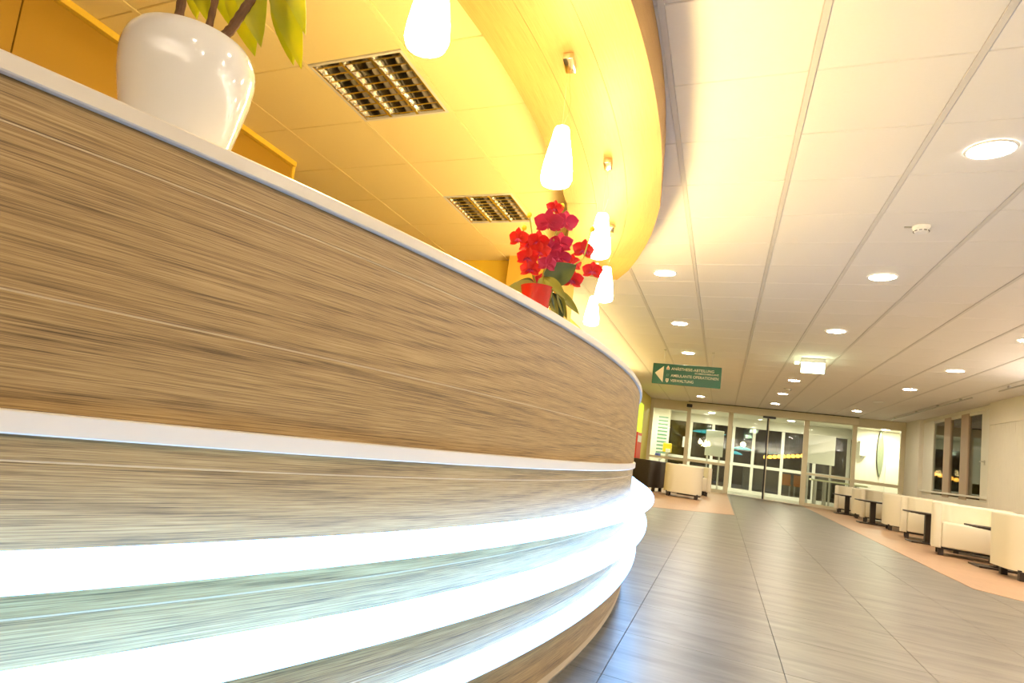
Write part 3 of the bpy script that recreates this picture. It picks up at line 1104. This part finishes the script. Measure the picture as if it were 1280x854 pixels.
# (x, y, rotation, label): rotation 0 faces the camera side (-y), PI faces the entrance
row = [(3.34, 9.38, PI, 'cream tub armchair nearest the camera, cut by the right edge of the picture'),
       (3.15, 11.2, -0.2, 'cream tub armchair with open seat facing the camera, beside the cut-off one'),
       (3.5, 12.0, PI - 0.1, 'cream tub armchair back to back with the open-seated one, mostly hidden behind it'),
       (3.35, 13.86, -0.2, 'cream tub armchair with open seat behind the largest dark table'),
       (3.42, 15.5, PI - 0.12, 'plain-backed cream tub armchair in the middle of the window-side row'),
       (3.35, 17.36, -0.2, 'cream tub armchair with shaded hollow behind the second small table from the entrance'),
       (3.36, 18.5, PI - 0.12, 'plain-backed cream tub armchair one before the last, near the entrance glass'),
       (3.26, 20.26, -0.2, 'last cream tub armchair of the row, right beside the entrance glass')]
ch0 = make_chair(row[0][3], M['leather'], GR)
ch0.location = (row[0][0], row[0][1], 0.0025)
ch0.rotation_euler = (0, 0, row[0][2])
for x, y, rz, lab in row[1:]:
    dup(ch0, (x, y, 0.0025), rz, lab)
dup(ch0, (-0.735, 15.15, 0.0025), PI, 'cream tub armchair seen from behind, beside the black armchair by the left wall', 'armchairs by the left entrance window')
dup(ch0, (-0.62, 17.6, 0.0025), 0.15, 'cream tub armchair half hidden behind the other one, left of the entrance', 'armchairs by the left entrance window')
bc = make_chair('black leather tub armchair at the yellow wall behind the desk end', M['leather_black'], 'armchairs by the left entrance window')
bc.location = (-1.62, 15.9, 0.0025)
bc.rotation_euler = (0, 0, PI * 0.93)


# ------------------------------------------------------------------ side tables
def make_table(label, loc, group):
    r = thing('side_table', label, 'table', loc, 0, group)
    MB().bbox(-0.30, -0.25, 0.475, 0.30, 0.25, 0.498, 0.004, 1).build('table_top', M['dark_wood'], r, False, rel=False)
    MB().bbox(-0.05, -0.04, 0.03, 0.05, 0.04, 0.475, 0.004, 1).build('column', M['dark_wood'], r, False, rel=False)
    MB().bbox(-0.26, -0.20, 0.0, 0.26, 0.20, 0.022, 0.004, 1).build('foot_plate', M['dark_wood'], r, False, rel=False)
    MB().bbox(-0.09, -0.08, 0.022, 0.09, 0.08, 0.034, 0.003, 1).build('collar', M['dark_wood'], r, False, rel=False)
    MB().bbox(-0.16, -0.10, 0.462, 0.16, 0.10, 0.476, 0.003, 1).build('top_bracket', M['dark_wood'], r, False, rel=False)
    return r


TG = 'small dark side tables between the cream armchairs'
tb = make_table('dark side table nearest the camera, peeping out beside the cut-off armchair', (3.20, 10.2, 0.0025), TG)
dup(tb, (3.13, 12.9, 0.0025), 0, 'largest-looking dark side table with broad column, in the middle of the row')
dup(tb, (3.03, 16.5, 0.0025), 0, 'dark side table third from the camera, before the shaded armchair')
dup(tb, (3.01, 19.4, 0.0025), 0, 'dark side table nearest the entrance glass')
dup(tb, (-0.65, 16.45, 0.0025), 0, 'dark side table between the two cream armchairs left of the entrance', 'table by the left entrance window')

# ------------------------------------------------------------------ red and lime cabinet on the left wall
rc_ = thing('wall_cabinet', 'narrow red cabinet with glowing lime panel above it, by the yellow wall', 'cabinet', (-2.14, 17.9, 0))
MB().bbox(-2.2, 17.5, 0.0, -2.08, 18.5, 1.42, 0.01, 2).build('red_body', plain('red lacquer', (0.70, 0.035, 0.02), 0.4), rc_, False)
MB().bbox(-2.2, 17.5, 1.43, -2.10, 18.5, 2.24, 0.01, 2).build('lime_panel', emit('lime light panel', (0.60, 0.85, 0.02), 0.55, (0.5, 0.6, 0.05)), rc_, False)
MB().bbox(-2.08, 17.6, 1.16, -2.075, 18.4, 1.34, 0.002, 1).build('white_label', M['white'], rc_, False)

# ------------------------------------------------------------------ white planter with lime-leaved plant
vx, vy, vz = -0.845, 0.667, 1.1755
pp = thing('potted_plant', 'tall leafy plant in a glossy white planter at the near end of the counter', 'plant', (vx, vy, vz))
prof = [(0.0, 0.0), (0.072, 0.0), (0.078, 0.004), (0.086, 0.035), (0.096, 0.08), (0.104, 0.118), (0.1075, 0.147), (0.107, 0.167), (0.103, 0.181), (0.097, 0.190), (0.092, 0.1915), (0.088, 0.189), (0.086, 0.178), (0.086, 0.148), (0.0, 0.148)]
MB().lathe(prof, 56).build('planter', M['ceramic'], pp, rel=False)
sb = MB()
for k in range(60):
    a, rr = random.uniform(0, 2 * PI), 0.078 * math.sqrt(random.random())
    sb.sphere((rr * math.cos(a), rr * math.sin(a), 0.176 + random.uniform(-0.004, 0.006)), random.uniform(0.008, 0.013), 6, 4)
o = sb.build('clay_granules', M['soil'], pp, rel=False)
o['kind'] = 'stuff'


def ringed(pts, r0, r1):
    P = []
    R2 = []
    n = 40
    pts = [Vector(p) for p in pts]
    for k in range(n + 1):
        t = k / n * (len(pts) - 1)
        i = min(int(t), len(pts) - 2)
        P.append(pts[i].lerp(pts[i + 1], t - i))
        R2.append((r0 + (r1 - r0) * k / n) * (1.10 if k % 2 else 0.95))
    return P, R2


def leaf_mesh(L, W, droop=0.4, cup=0.25, n=8, tip=1.0):
    """leaf along +x, thickness given by a double layer"""
    vs, fs = [], []
    cols = 5
    for layer in (0, 1):
        for i in range(n + 1):
            u = i / n
            w = W * (math.sin(PI * u ** 0.85) ** 0.8) * (1 - 0.25 * u * tip)
            ang = droop * u
            x = L * u * math.cos(ang * 0.6)
            z = -L * u * math.sin(ang) * 0.8
            for j in range(cols):
                v = (j / (cols - 1) - 0.5) * 2
                vs.append((x, v * w / 2, z + cup * w * abs(v) ** 1.5 * 0.5 - layer * 0.0012 - (0.002 if abs(v) < 0.1 else 0)))
    N_ = (n + 1) * cols
    for i in range(n):
        for j in range(cols - 1):
            a = i * cols + j
            fs.append((a, a + cols, a + cols + 1, a + 1))
            fs.append((N_ + a, N_ + a + 1, N_ + a + cols + 1, N_ + a + cols))
    for i in range(n):
        a = i * cols
        fs.append((a, N_ + a, N_ + a + cols, a + cols))
        a = i * cols + cols - 1
        fs.append((a, a + cols, N_ + a + cols, N_ + a))
    return vs, fs


stems = [[(-0.040, -0.006, 0.15), (-0.042, -0.006, 0.26), (-0.04, -0.01, 0.42), (-0.03, -0.02, 0.62)],
         [(0.004, 0.010, 0.15), (0.010, 0.015, 0.25), (0.012, 0.02, 0.40), (0.02, 0.015, 0.52)],
         [(0.000, 0.016, 0.15), (0.012, 0.022, 0.20), (0.040, 0.036, 0.25), (0.07, 0.05, 0.33), (0.085, 0.06, 0.58)]]
for st, r in zip(stems, (0.0085, 0.0065, 0.0095)):
    P, R2 = ringed(st, r, r * 0.7)
    MB().tube(P, R2, 10).build('stem', M['bark'], pp, rel=False)


def leaf_at(parent, base, direc, L, W, mat, droop=0.5, roll=0.0, name='leaf', cup=0.25):
    d = Vector(direc).normalized()
    z = Vector((0, 0, 1)) - d * d.z
    z = z.normalized() if z.length > 0.05 else Vector((1, 0, 0))
    y = z.cross(d)
    R3 = Matrix((d, y, z)).transposed().to_4x4()
    Mx = Matrix.Translation(base) @ R3 @ Matrix.Rotation(roll, 4, 'X')
    vs, fs = leaf_mesh(L, W, droop, cup)
    return MB().add(vs, fs, Mx).build(name, mat, parent, rel=False, angle=80)


def vpl(px, py, f=0.0):
    dx, dy = (px - 207.0) / 715.0, (py - 194.0) / 715.0
    u = (0.137 * dx - dy) / (0.98 + 0.19 * 0.137)
    r = dx - 0.19 * u
    return Vector((0.90, 0.44, 0)) * r + Vector((-0.44, 0.90, 0)) * f + Vector((0, 0, u))


# hanging leaves: (stalk end, tip, width, depth at the tip, curl)
for (a0, b0), (a1, b1), W_, f0, dep, dr in [((306, -48), (318, 62), 0.066, 0.02, -0.01, 0.35), ((338, -62), (362, 70), 0.060, 0.04, 0.05, 0.3), ((282, -40), (300, 52), 0.058, 0.05, 0.07, 0.3),
                                            ((352, -58), (374, 40), 0.045, 0.03, 0.00, 0.4), ((338, -40), (348, 58), 0.050, 0.07, 0.09, 0.2), ((236, -46), (246, 22), 0.040, 0.03, 0.05, 0.3),
                                            ((258, -60), (268, 12), 0.045, 0.06, 0.08, 0.3), ((232, -40), (228, 14), 0.036, 0.05, 0.06, 0.2)]:
    p0_, p1_ = vpl(a0 - 10, b0 - 25, f0), vpl(a1 - 9, b1 - 30, dep)
    d = p1_ - p0_
    L_ = d.length
    d.normalize()
    nrm = Vector((0.25, -0.85, 0.45))
    nrm = (nrm - d * nrm.dot(d)).normalized()
    Mx = Matrix.Translation(p0_) @ Matrix((d, nrm.cross(d), nrm)).transposed().to_4x4()
    vs, fs = leaf_mesh(L_ * 1.04, W_, dr, 0.22)
    MB().add(vs, fs, Mx).build('leaf', M['leaf_lime'], pp, rel=False, angle=80)
    MB().tube([p0_, p0_ + Vector((-0.01, -0.01, 0.05)), Vector((0.06, 0.045, 0.40)) if a0 > 270 else Vector((-0.03, -0.015, 0.40))], 0.0025, 6).build('leaf_stalk', M['stem_green'], pp, rel=False)
# the crown above the picture's edge
for b, d, L_, W_, dr, ro in [((0.08, 0.05, 0.50), (0.8, 0.6, 0.2), 0.20, 0.085, 1.0, 0.1), ((0.08, 0.055, 0.55), (-0.2, 0.9, 0.3), 0.20, 0.085, 1.0, 0.0), ((0.02, 0.015, 0.5), (-0.7, -0.4, 0.5), 0.20, 0.08, 0.9, 0.0),
                             ((-0.03, -0.02, 0.58), (-0.8, 0.3, 0.4), 0.2, 0.08, 0.9, 0.0), ((-0.03, -0.02, 0.6), (0.5, -0.8, 0.4), 0.2, 0.08, 0.9, 0.0), ((0.02, 0.015, 0.5), (0.1, 0.9, 0.5), 0.2, 0.08, 0.9, 0.0),
                             ((0.085, 0.06, 0.57), (0.9, -0.4, 0.5), 0.2, 0.08, 0.9, 0.0)]:
    leaf_at(pp, b, d, L_, W_, M['leaf_lime'], dr, ro)

# ------------------------------------------------------------------ orchid in a red pot
ox, oy, oz = -0.543, 1.775, 1.1755
oc = thing('orchid', 'red orchid in a glossy red pot standing on the white counter', 'plant', (ox, oy, oz))
MB().lathe([(0.0, 0.0), (0.034, 0.0), (0.038, 0.004), (0.045, 0.045), (0.050, 0.082), (0.051, 0.087), (0.047, 0.088), (0.044, 0.08), (0.0, 0.075)], 36).build('pot', M['red_ceramic'], oc, rel=False)


def wv(r, u, f=0):
    """offset in metres seen from the hall: r to the right, u up, f away from the hall"""
    e1 = Vector((0.96, 0.28, 0))
    e2 = Vector((-0.28, 0.96, 0))
    return e1 * r + e2 * f + Vector((0, 0, u))


def flower(parent, c, n, size, mat):
    n = Vector(n).normalized()
    z = n
    x = Vector((0, 0, 1)).cross(z)
    x = x.normalized() if x.length > 0.05 else Vector((1, 0, 0))
    y = z.cross(x)
    B3 = Matrix((x, y, z)).transposed().to_4x4()
    Mx = Matrix.Translation(c) @ B3
    mb = MB()
    for ang, L_, W_ in ((90, 1.0, 0.62), (210, 0.95, 0.55), (330, 0.95, 0.55), (18, 1.05, 1.0), (162, 1.05, 1.0)):
        vs, fs = leaf_mesh(size * L_ * 0.55, size * W_ * 0.62, random.uniform(-0.1, 0.5), 0.15, 5, 0.2)
        mb.add(vs, fs, Mx @ Matrix.Rotation(math.radians(ang), 4, 'Z') @ Matrix.Rotation(random.uniform(-0.25, 0.05), 4, 'Y'))
    f = mb.build('flower', mat, parent, rel=False, angle=80)
    lp = MB()
    for k in range(3):
        vs, fs = leaf_mesh(size * 0.24, size * 0.14, 0.8, 0.3, 4)
        lp.add(vs, fs, Mx @ Matrix.Rotation(math.radians(270 + (k - 1) * 55), 4, 'Z') @ Matrix.Rotation(-0.9, 4, 'Y'))
    q = lp.build('lip', M['petal_pink'], f, rel=False, angle=80)
    return f


def orc(px, py, f=0.0):
    # flat arrangement plan of the spray, in centimetre-like units about the foot of the pot
    dx, dy = (px - 668.0) / 425.0, (py - 392.0) / 425.0
    u = (0.137 * dx - dy) / (0.99 + 0.127 * 0.137)
    return wv(dx - 0.127 * u, u, f)


FL = [(649, 289, -0.005, 0.052, 0), (663, 295, 0.01, 0.058, 0), (674, 294, 0.0, 0.056, 0), (661, 316, -0.01, 0.056, 0), (676, 309, -0.005, 0.054, 0), (664, 331, 0.0, 0.052, 0),
      (689, 268, 0.01, 0.070, 1), (711, 267, 0.02, 0.062, 1), (697, 249, 0.01, 0.044, 0), (704, 296, 0.02, 0.058, 1), (690, 304, 0.015, 0.056, 1), (702, 315, 0.02, 0.056, 1),
      (686, 327, -0.015, 0.048, 1), (719, 322, 0.03, 0.05, 0), (718, 343, 0.04, 0.056, 0), (734, 305, 0.03, 0.056, 0), (745, 333, 0.035, 0.05, 0), (677, 343, 0.04, 0.044, 1)]
view = Vector((0.25, -1.0, -0.35))
for px_, py_, f, s, pk in FL:
    nn = view + Vector((random.uniform(-0.6, 0.6), random.uniform(-0.3, 0.3), random.uniform(-0.4, 0.4)))
    flower(oc, orc(px_, py_, f), nn, s * 1.2, M['petal_pink' if pk else 'petal'])
for pts in ([(672, 352), (667, 330), (663, 305), (667, 280), (664, 255)], [(676, 352), (684, 325), (692, 300), (700, 275), (706, 245)], [(674, 350), (690, 330), (712, 330), (733, 318), (745, 279)], [(671, 352), (664, 325), (655, 300), (652, 285), (657, 271)]):
    MB().tube([orc(a, b, 0.02) for a, b in pts], 0.0023, 6).build('stem', M['stem_green'], oc, rel=False)
for a, b in ((664, 254), (657, 271), (707, 244), (746, 278)):
    MB().sphere(orc(a, b, 0.02), 0.008, 10, 8, (1, 1, 1.2)).build('bud', M['bud'], oc, rel=False)
# (foot, tip, width, depth at the tip, material)
OL = [((672, 352), (632, 358), 0.050, -0.03, 'leaf_olive', 0.25), ((668, 352), (643, 338), 0.046, 0.04, 'leaf_green', 0.3),
      ((681, 341), (686, 376), 0.055, -0.055, 'leaf_olive', 0.6), ((682, 342), (707, 366), 0.040, -0.05, 'leaf_olive', 0.5),
      ((682, 350), (722, 326), 0.088, 0.0, 'leaf_green', 0.2), ((694, 358), (731, 386), 0.034, 0.03, 'leaf_olive', 0.3),
      ((688, 362), (699, 398), 0.030, 0.0, 'leaf_olive', 0.1), ((692, 362), (707, 399), 0.034, 0.01, 'leaf_green', 0.2), ((698, 362), (712, 396), 0.026, 0.015, 'leaf_olive', 0.2)]
for (a0, b0), (a1, b1), W_, dep, mt, dr in OL:
    p0_, p1_ = orc(a0, b0, 0.0), orc(a1, b1, dep)
    # broad side of the blade turned towards the hall
    d = (p1_ - p0_)
    L_ = d.length
    d.normalize()
    nrm = wv(0.15, 0.25, -1.0)
    nrm = (nrm - d * nrm.dot(d)).normalized()
    y_ = nrm.cross(d)
    Mx = Matrix.Translation(p0_) @ Matrix((d, y_, nrm)).transposed().to_4x4()
    vs, fs = leaf_mesh(L_ * 1.05, W_, dr, 0.2)
    vs = [Mx @ Vector(v) for v in vs]
    vs = [Vector((v.x, v.y, max(v.z, 0.004 + 0.0008 * (k % 3)))) for k, v in enumerate(vs)]
    MB().add(vs, fs).build('leaf', M[mt], oc, rel=False, angle=80)

# ------------------------------------------------------------------ things in the vestibule and beyond
M['paper'] = plain('white paper', (0.85, 0.84, 0.80), 0.6)
M['yellow_plastic'] = plain('yellow plastic', (0.85, 0.62, 0.02), 0.4)
M['blue'] = plain('blue card', (0.05, 0.10, 0.35), 0.5)
M['green_leaf'] = plain('green print', (0.10, 0.33, 0.24), 0.5)

nt_ = tag(MB().box(-1.30, YI - 0.030, 1.30, -1.0, YI - 0.022, 1.68).build('notice', M['paper'], None, False), 'white paper notice taped inside the left entrance window', 'notice')
bl = thing('blind', 'slatted blind with green print on the bright white wall behind the left entrance window', 'blind', (-1.93, 23.19, 0.9))
MB().box(-2.12, 23.17, 0.92, -2.10, 23.199, 2.32).build('side_cord', M['paper'], bl, False)
for k in range(22):
    MB().box(-2.10, 23.17, 0.92 + k * 0.062, -1.78, 23.199, 0.955 + k * 0.062).build('slat', M['green_leaf' if k % 2 else 'paper'], bl, False)
yb_ = thing('donation_box', 'bright yellow box on the sill behind the left entrance window', 'box', (-1.68, 22.3, 0))
MB().bbox(-1.80, 22.2, 1.02, -1.53, 22.4, 1.33, 0.03, 3).build('box_body', M['yellow_plastic'], yb_, False)
MB().bbox(-1.70, 22.15, 1.02, -1.56, 22.198, 1.14, 0.004, 1).build('white_card', M['paper'], yb_, False)
MB().box(-1.70, 22.25, 0.0, -1.62, 22.35, 1.02).build('stand', M['steel'], yb_, False)
bx = tag(MB().bbox(-2.02, 22.15, 0.80, -1.86, 22.4, 0.96, 0.01, 1).build('leaflet_box', M['blue'], None, False), 'small blue leaflet box left of the yellow box', 'box')
sh = thing('window_shelf', 'low white shelf behind the left entrance window', 'shelf', (-1.9, 22.3, 0))
MB().bbox(-2.3, 22.05, 0.76, -1.82, 22.5, 0.80, 0.004, 1).build('shelf_board', M['white'], sh, False)
MB().box(-2.25, 22.1, 0, -2.21, 22.45, 0.76).build('shelf_leg', M['white'], sh, False)
MB().box(-1.9, 22.1, 0, -1.86, 22.45, 0.76).build('shelf_leg', M['white'], sh, False)

# white display boards on legs
M['board_grey'] = plain('grey white display board', (0.62, 0.64, 0.56), 0.5)


def board(x0, x1, y, z0, z1, label, mt):
    r = thing('display_board', label, 'display board', ((x0 + x1) / 2, y, 0))
    MB().bbox(x0, y - 0.02, z0, x1, y + 0.02, z1, 0.006, 1).build('board', M[mt], r, False)
    for x in (x0 + 0.06, x1 - 0.12):
        MB().box(x, y - 0.02, 0.0, x + 0.05, y + 0.02, z0).build('leg', M['steel'], r, False)
        MB().box(x, y - 0.22, 0.0, x + 0.05, y + 0.22, 0.03).build('foot', M['steel'], r, False)


board(-0.52, 0.02, 22.6, 1.10, 1.95, 'grey white display board on legs behind the left fixed door pane', 'board_grey')
board(2.36, 3.12, 22.6, 1.28, 2.18, 'large white display board behind the right fixed door pane', 'paper')

bt = thing('bench_table', 'pale high table with steel legs behind the right fixed door pane', 'table', (3.0, 22.1, 0))
MB().bbox(2.45, 21.75, 0.76, 3.85, 22.3, 0.81, 0.006, 1).build('table_top', plain('pale green top', (0.62, 0.62, 0.40), 0.4), bt, False)
for x in (2.55, 2.80, 3.6):
    MB().box(x, 21.85, 0, x + 0.06, 21.91, 0.76).build('leg', M['steel'], bt, False)
    MB().box(x, 22.15, 0, x + 0.06, 22.21, 0.76).build('leg', M['steel'], bt, False)

# white side room seen through the right bay
di = thing('hand_dispenser', 'small white wall dispenser in the bright right-hand bay', 'dispenser', (3.86, 22.95, 1.4))
MB().bbox(3.79, 22.86, 1.70, 3.97, 23.0, 2.16, 0.012, 2).build('case', M['white'], di, False)
MB().bbox(3.84, 22.88, 1.64, 3.90, 22.96, 1.70, 0.006, 1).build('nozzle', M['steel'], di, False)
mi = thing('lens_mirror', 'tall lens-shaped mirror with dark edge in the bright right-hand bay', 'mirror', (4.32, 22.95, 1.4))
n = 40
vs = []
for k in range(n):
    a = 2 * PI * k / n
    vs.append((4.33 + 0.085 * math.copysign(abs(math.cos(a)) ** 1.5, math.cos(a)), 0, 1.86 + 0.72 * math.sin(a) - 0.005))
gl = MB().add([(x, 22.955, min(z, 2.52)) for x, _, z in vs] + [(x, 22.999, min(z, 2.52)) for x, _, z in vs], [tuple(range(n - 1, -1, -1))] + [(k, (k + 1) % n, n + (k + 1) % n, n + k) for k in range(n)])
gl.build('mirror_glass', plain('greenish mirror', (0.36, 0.42, 0.30), 0.25, 0.6), mi, False)
MB().tube([(x - 0.005, 22.96, min(z, 2.52)) for x, _, z in vs[n // 4:3 * n // 4 + 1]], 0.012, 6).build('dark_edge', M['dark_wood'], mi)
dr = setting('door_3')
MB().bbox(4.47, 22.93, 0.0, 4.80, 23.0, 2.16, 0.01, 1).build('door_leaf', M['frame_white'], dr, False)
MB().bbox(4.81, 22.94, 0.0, 4.87, 23.0, 2.20, 0.01, 1).build('door_jamb', M['frame_cream'], dr, False)

# vestibule lights
for x, y, lab in ((-0.4, 22.6, 'left recessed downlight in the vestibule ceiling behind the glass'), (1.9, 22.6, 'right recessed downlight in the vestibule ceiling behind the glass'),
                  (-1.9, 22.0, 'recessed downlight in the bright vestibule corner behind the left window'), (4.3, 22.3, 'recessed downlight above the bright right-hand bay')):
    r = thing('downlight', lab, 'downlight', (x, y, 2.53), group='downlights in the vestibule')
    MB().lathe([(0.098, -0.001), (0.098, -0.006), (0.103, -0.010), (0.112, -0.008), (0.116, -0.001)], 24).build('ring', M['white'], r, rel=False)
    MB().lathe([(0.0, -0.007), (0.05, -0.0065), (0.098, -0.004)][::-1], 24).build('diffuser', M['down_bright'], r, rel=False)

# cafe-like room in the dark beyond the inner doors
M['cafe_floor'] = plain('red brown floor', (0.16, 0.075, 0.04), 0.4, noise=0.2, scale=3)
M['cafe_dark'] = plain('dark brown wall', (0.15, 0.095, 0.055), 0.7, noise=0.3, scale=1.5)
struct('floor_cafe', MB().box(-7, YI, -0.05, 9, 36, -0.002), M['cafe_floor'])
struct('wall_cafe_back', MB().box(-7, 36, 0, 9, 36.2, 3.4), M['cafe_dark'])
struct('wall_cafe_left', MB().box(-7.2, YI, 0, -7, 36, 3.4), M['cafe_dark'])
struct('wall_cafe_right', MB().box(9, YI, 0, 9.2, 36, 3.4), M['cafe_dark'])
struct('ceiling_cafe', MB().box(-7, YI + 0.06, 3.1, 9, 36, 3.3), plain('grey brown ceiling', (0.16, 0.13, 0.11), 0.8))
M['teal'] = emit('teal lamp shade', (0.05, 0.36, 0.42), 0.6, (0.1, 0.5, 0.55))
M['orange_glow'] = emit('orange lamp glass', (1.0, 0.36, 0.04), 3.5)
M['warm_bulb'] = emit('warm bulb', (1.0, 0.70, 0.30), 22.0)


def teal_lamp(x, y, z, r_, lab):
    r = thing('teal_lamp', lab, 'lamp', (x, y, z), group='teal lamps beyond the doors')
    MB().lathe([(0.0, 0.12), (0.05, 0.115), (r_ * 0.7, 0.06), (r_, 0.0), (r_ * 0.97, -0.01), (r_ * 0.6, 0.03), (0.0, 0.06)], 24).build('shade', M['teal'], r, rel=False)
    MB().tube([(0, 0, 0.12), (0, 0, 3.098 - z)], 0.01, 6).build('cable', M['black'], r, rel=False)


teal_lamp(0.72, 28.0, 1.60, 0.36, 'upper of two teal lamp shades in the dark beyond the doors')
teal_lamp(0.48, 28.3, 1.38, 0.28, 'lower bluish teal lamp shade in the dark beyond the doors')
teal_lamp(-0.55, 28.0, 2.10, 0.65, 'wide teal lamp shade above the warm bulb cluster')
gl_ = thing('globe_lamp', 'small white globe lamp on a cable above the teal shades', 'lamp', (0.70, 26.5, 1.74))
MB().sphere((0, 0, 0), 0.085, 14, 10).build('globe', M['warm_bulb'], gl_, rel=False)
MB().tube([(0, 0, 0.08), (0, 0, 3.098 - 1.74)], 0.006, 5).build('cable', M['black'], gl_, rel=False)
lr = thing('lamp_row', 'glowing row of small orange glass lamps on one bar beyond the right doors', 'lamp', (2.17, 27.8, 3.098))
MB().box(1.5, 27.78, 3.06, 2.85, 27.82, 3.098).build('bar', M['black'], lr, False)
for k in range(9):
    x = 1.55 + k * 0.155
    z = 1.40 + k * 0.028
    MB().lathe([(0.0, 0.07), (0.05, 0.06), (0.075, 0.0), (0.06, -0.06), (0.0, -0.07)], 14, Matrix.Translation((x, 27.8, z))).build('lamp_glass', M['orange_glow'], lr)
    MB().tube([(x, 27.8, z + 0.07), (x, 27.8, 3.065)], 0.005, 5).build('cable', M['black'], lr)
bc_ = thing('bulb_cluster', 'cluster of round warm glowing bulbs hanging behind the left door pane', 'lamp', (-0.5, 27.0, 3.098))
MB().box(-0.85, 26.9, 3.07, -0.15, 27.1, 3.098).build('ceiling_plate', M['black'], bc_, False)
for px_, pz_ in [(-0.80, 1.66), (-0.64, 1.56), (-0.50, 1.62), (-0.44, 1.52), (-0.30, 1.54), (-0.56, 1.42), (-0.44, 1.38), (-0.28, 1.40), (-0.36, 1.60), (-0.20, 1.46)]:
    MB().sphere((px_, 27.0, pz_), 0.062, 12, 8).build('bulb', M['warm_bulb'], bc_)
    MB().tube([(px_, 27.0, pz_ + 0.05), (px_, 27.0, 3.075)], 0.006, 5).build('cable', M['black'], bc_)
cn = thing('cafe_counter', 'long grey counter in the dark beyond the doors', 'counter', (2.2, 31, 0))
MB().bbox(0.9, 30.7, -0.002, 4.2, 31.4, 1.0, 0.01, 1).build('front', plain('grey counter front', (0.22, 0.20, 0.19), 0.5), cn, False)
MB().bbox(0.85, 30.6, 1.0, 4.25, 31.5, 1.05, 0.01, 1).build('top', plain('light counter top', (0.4, 0.36, 0.3), 0.4), cn, False)
M['orange_seat'] = plain('orange seat', (0.80, 0.26, 0.02), 0.5)
for x, lab in ((2.25, 'left orange chair glowing beyond the right door leaf'), (2.75, 'right orange chair glowing beyond the right door leaf')):
    r = thing('orange_chair', lab, 'chair', (x, 27.6, 0), group='orange chairs beyond the doors')
    MB().bbox(-0.2, -0.2, 0.42, 0.2, 0.2, 0.46, 0.01, 1).build('seat', M['orange_seat'], r, False, rel=False)
    MB().bbox(-0.2, 0.17, 0.46, 0.2, 0.2, 0.85, 0.01, 1).build('backrest', M['orange_seat'], r, False, rel=False)
    for sx in (-1, 1):
        for sy in (-1, 1):
            MB().box(sx * 0.17 - 0.012, sy * 0.17 - 0.012, 0, sx * 0.17 + 0.012, sy * 0.17 + 0.012, 0.42).build('leg', M['steel'], r, False, rel=False)
# night yard beyond the right-hand windows
struct('wall_yard', MB().box(7.5, 12.0, -0.1, 7.7, 23.0, 4.0), plain('olive render at night', (0.22, 0.19, 0.10), 0.8, noise=0.3, scale=1))
struct('ground_yard', MB().box(5.0, 12.0, -0.1, 7.5, 23.0, -0.02), plain('yard paving', (0.12, 0.11, 0.09), 0.8))
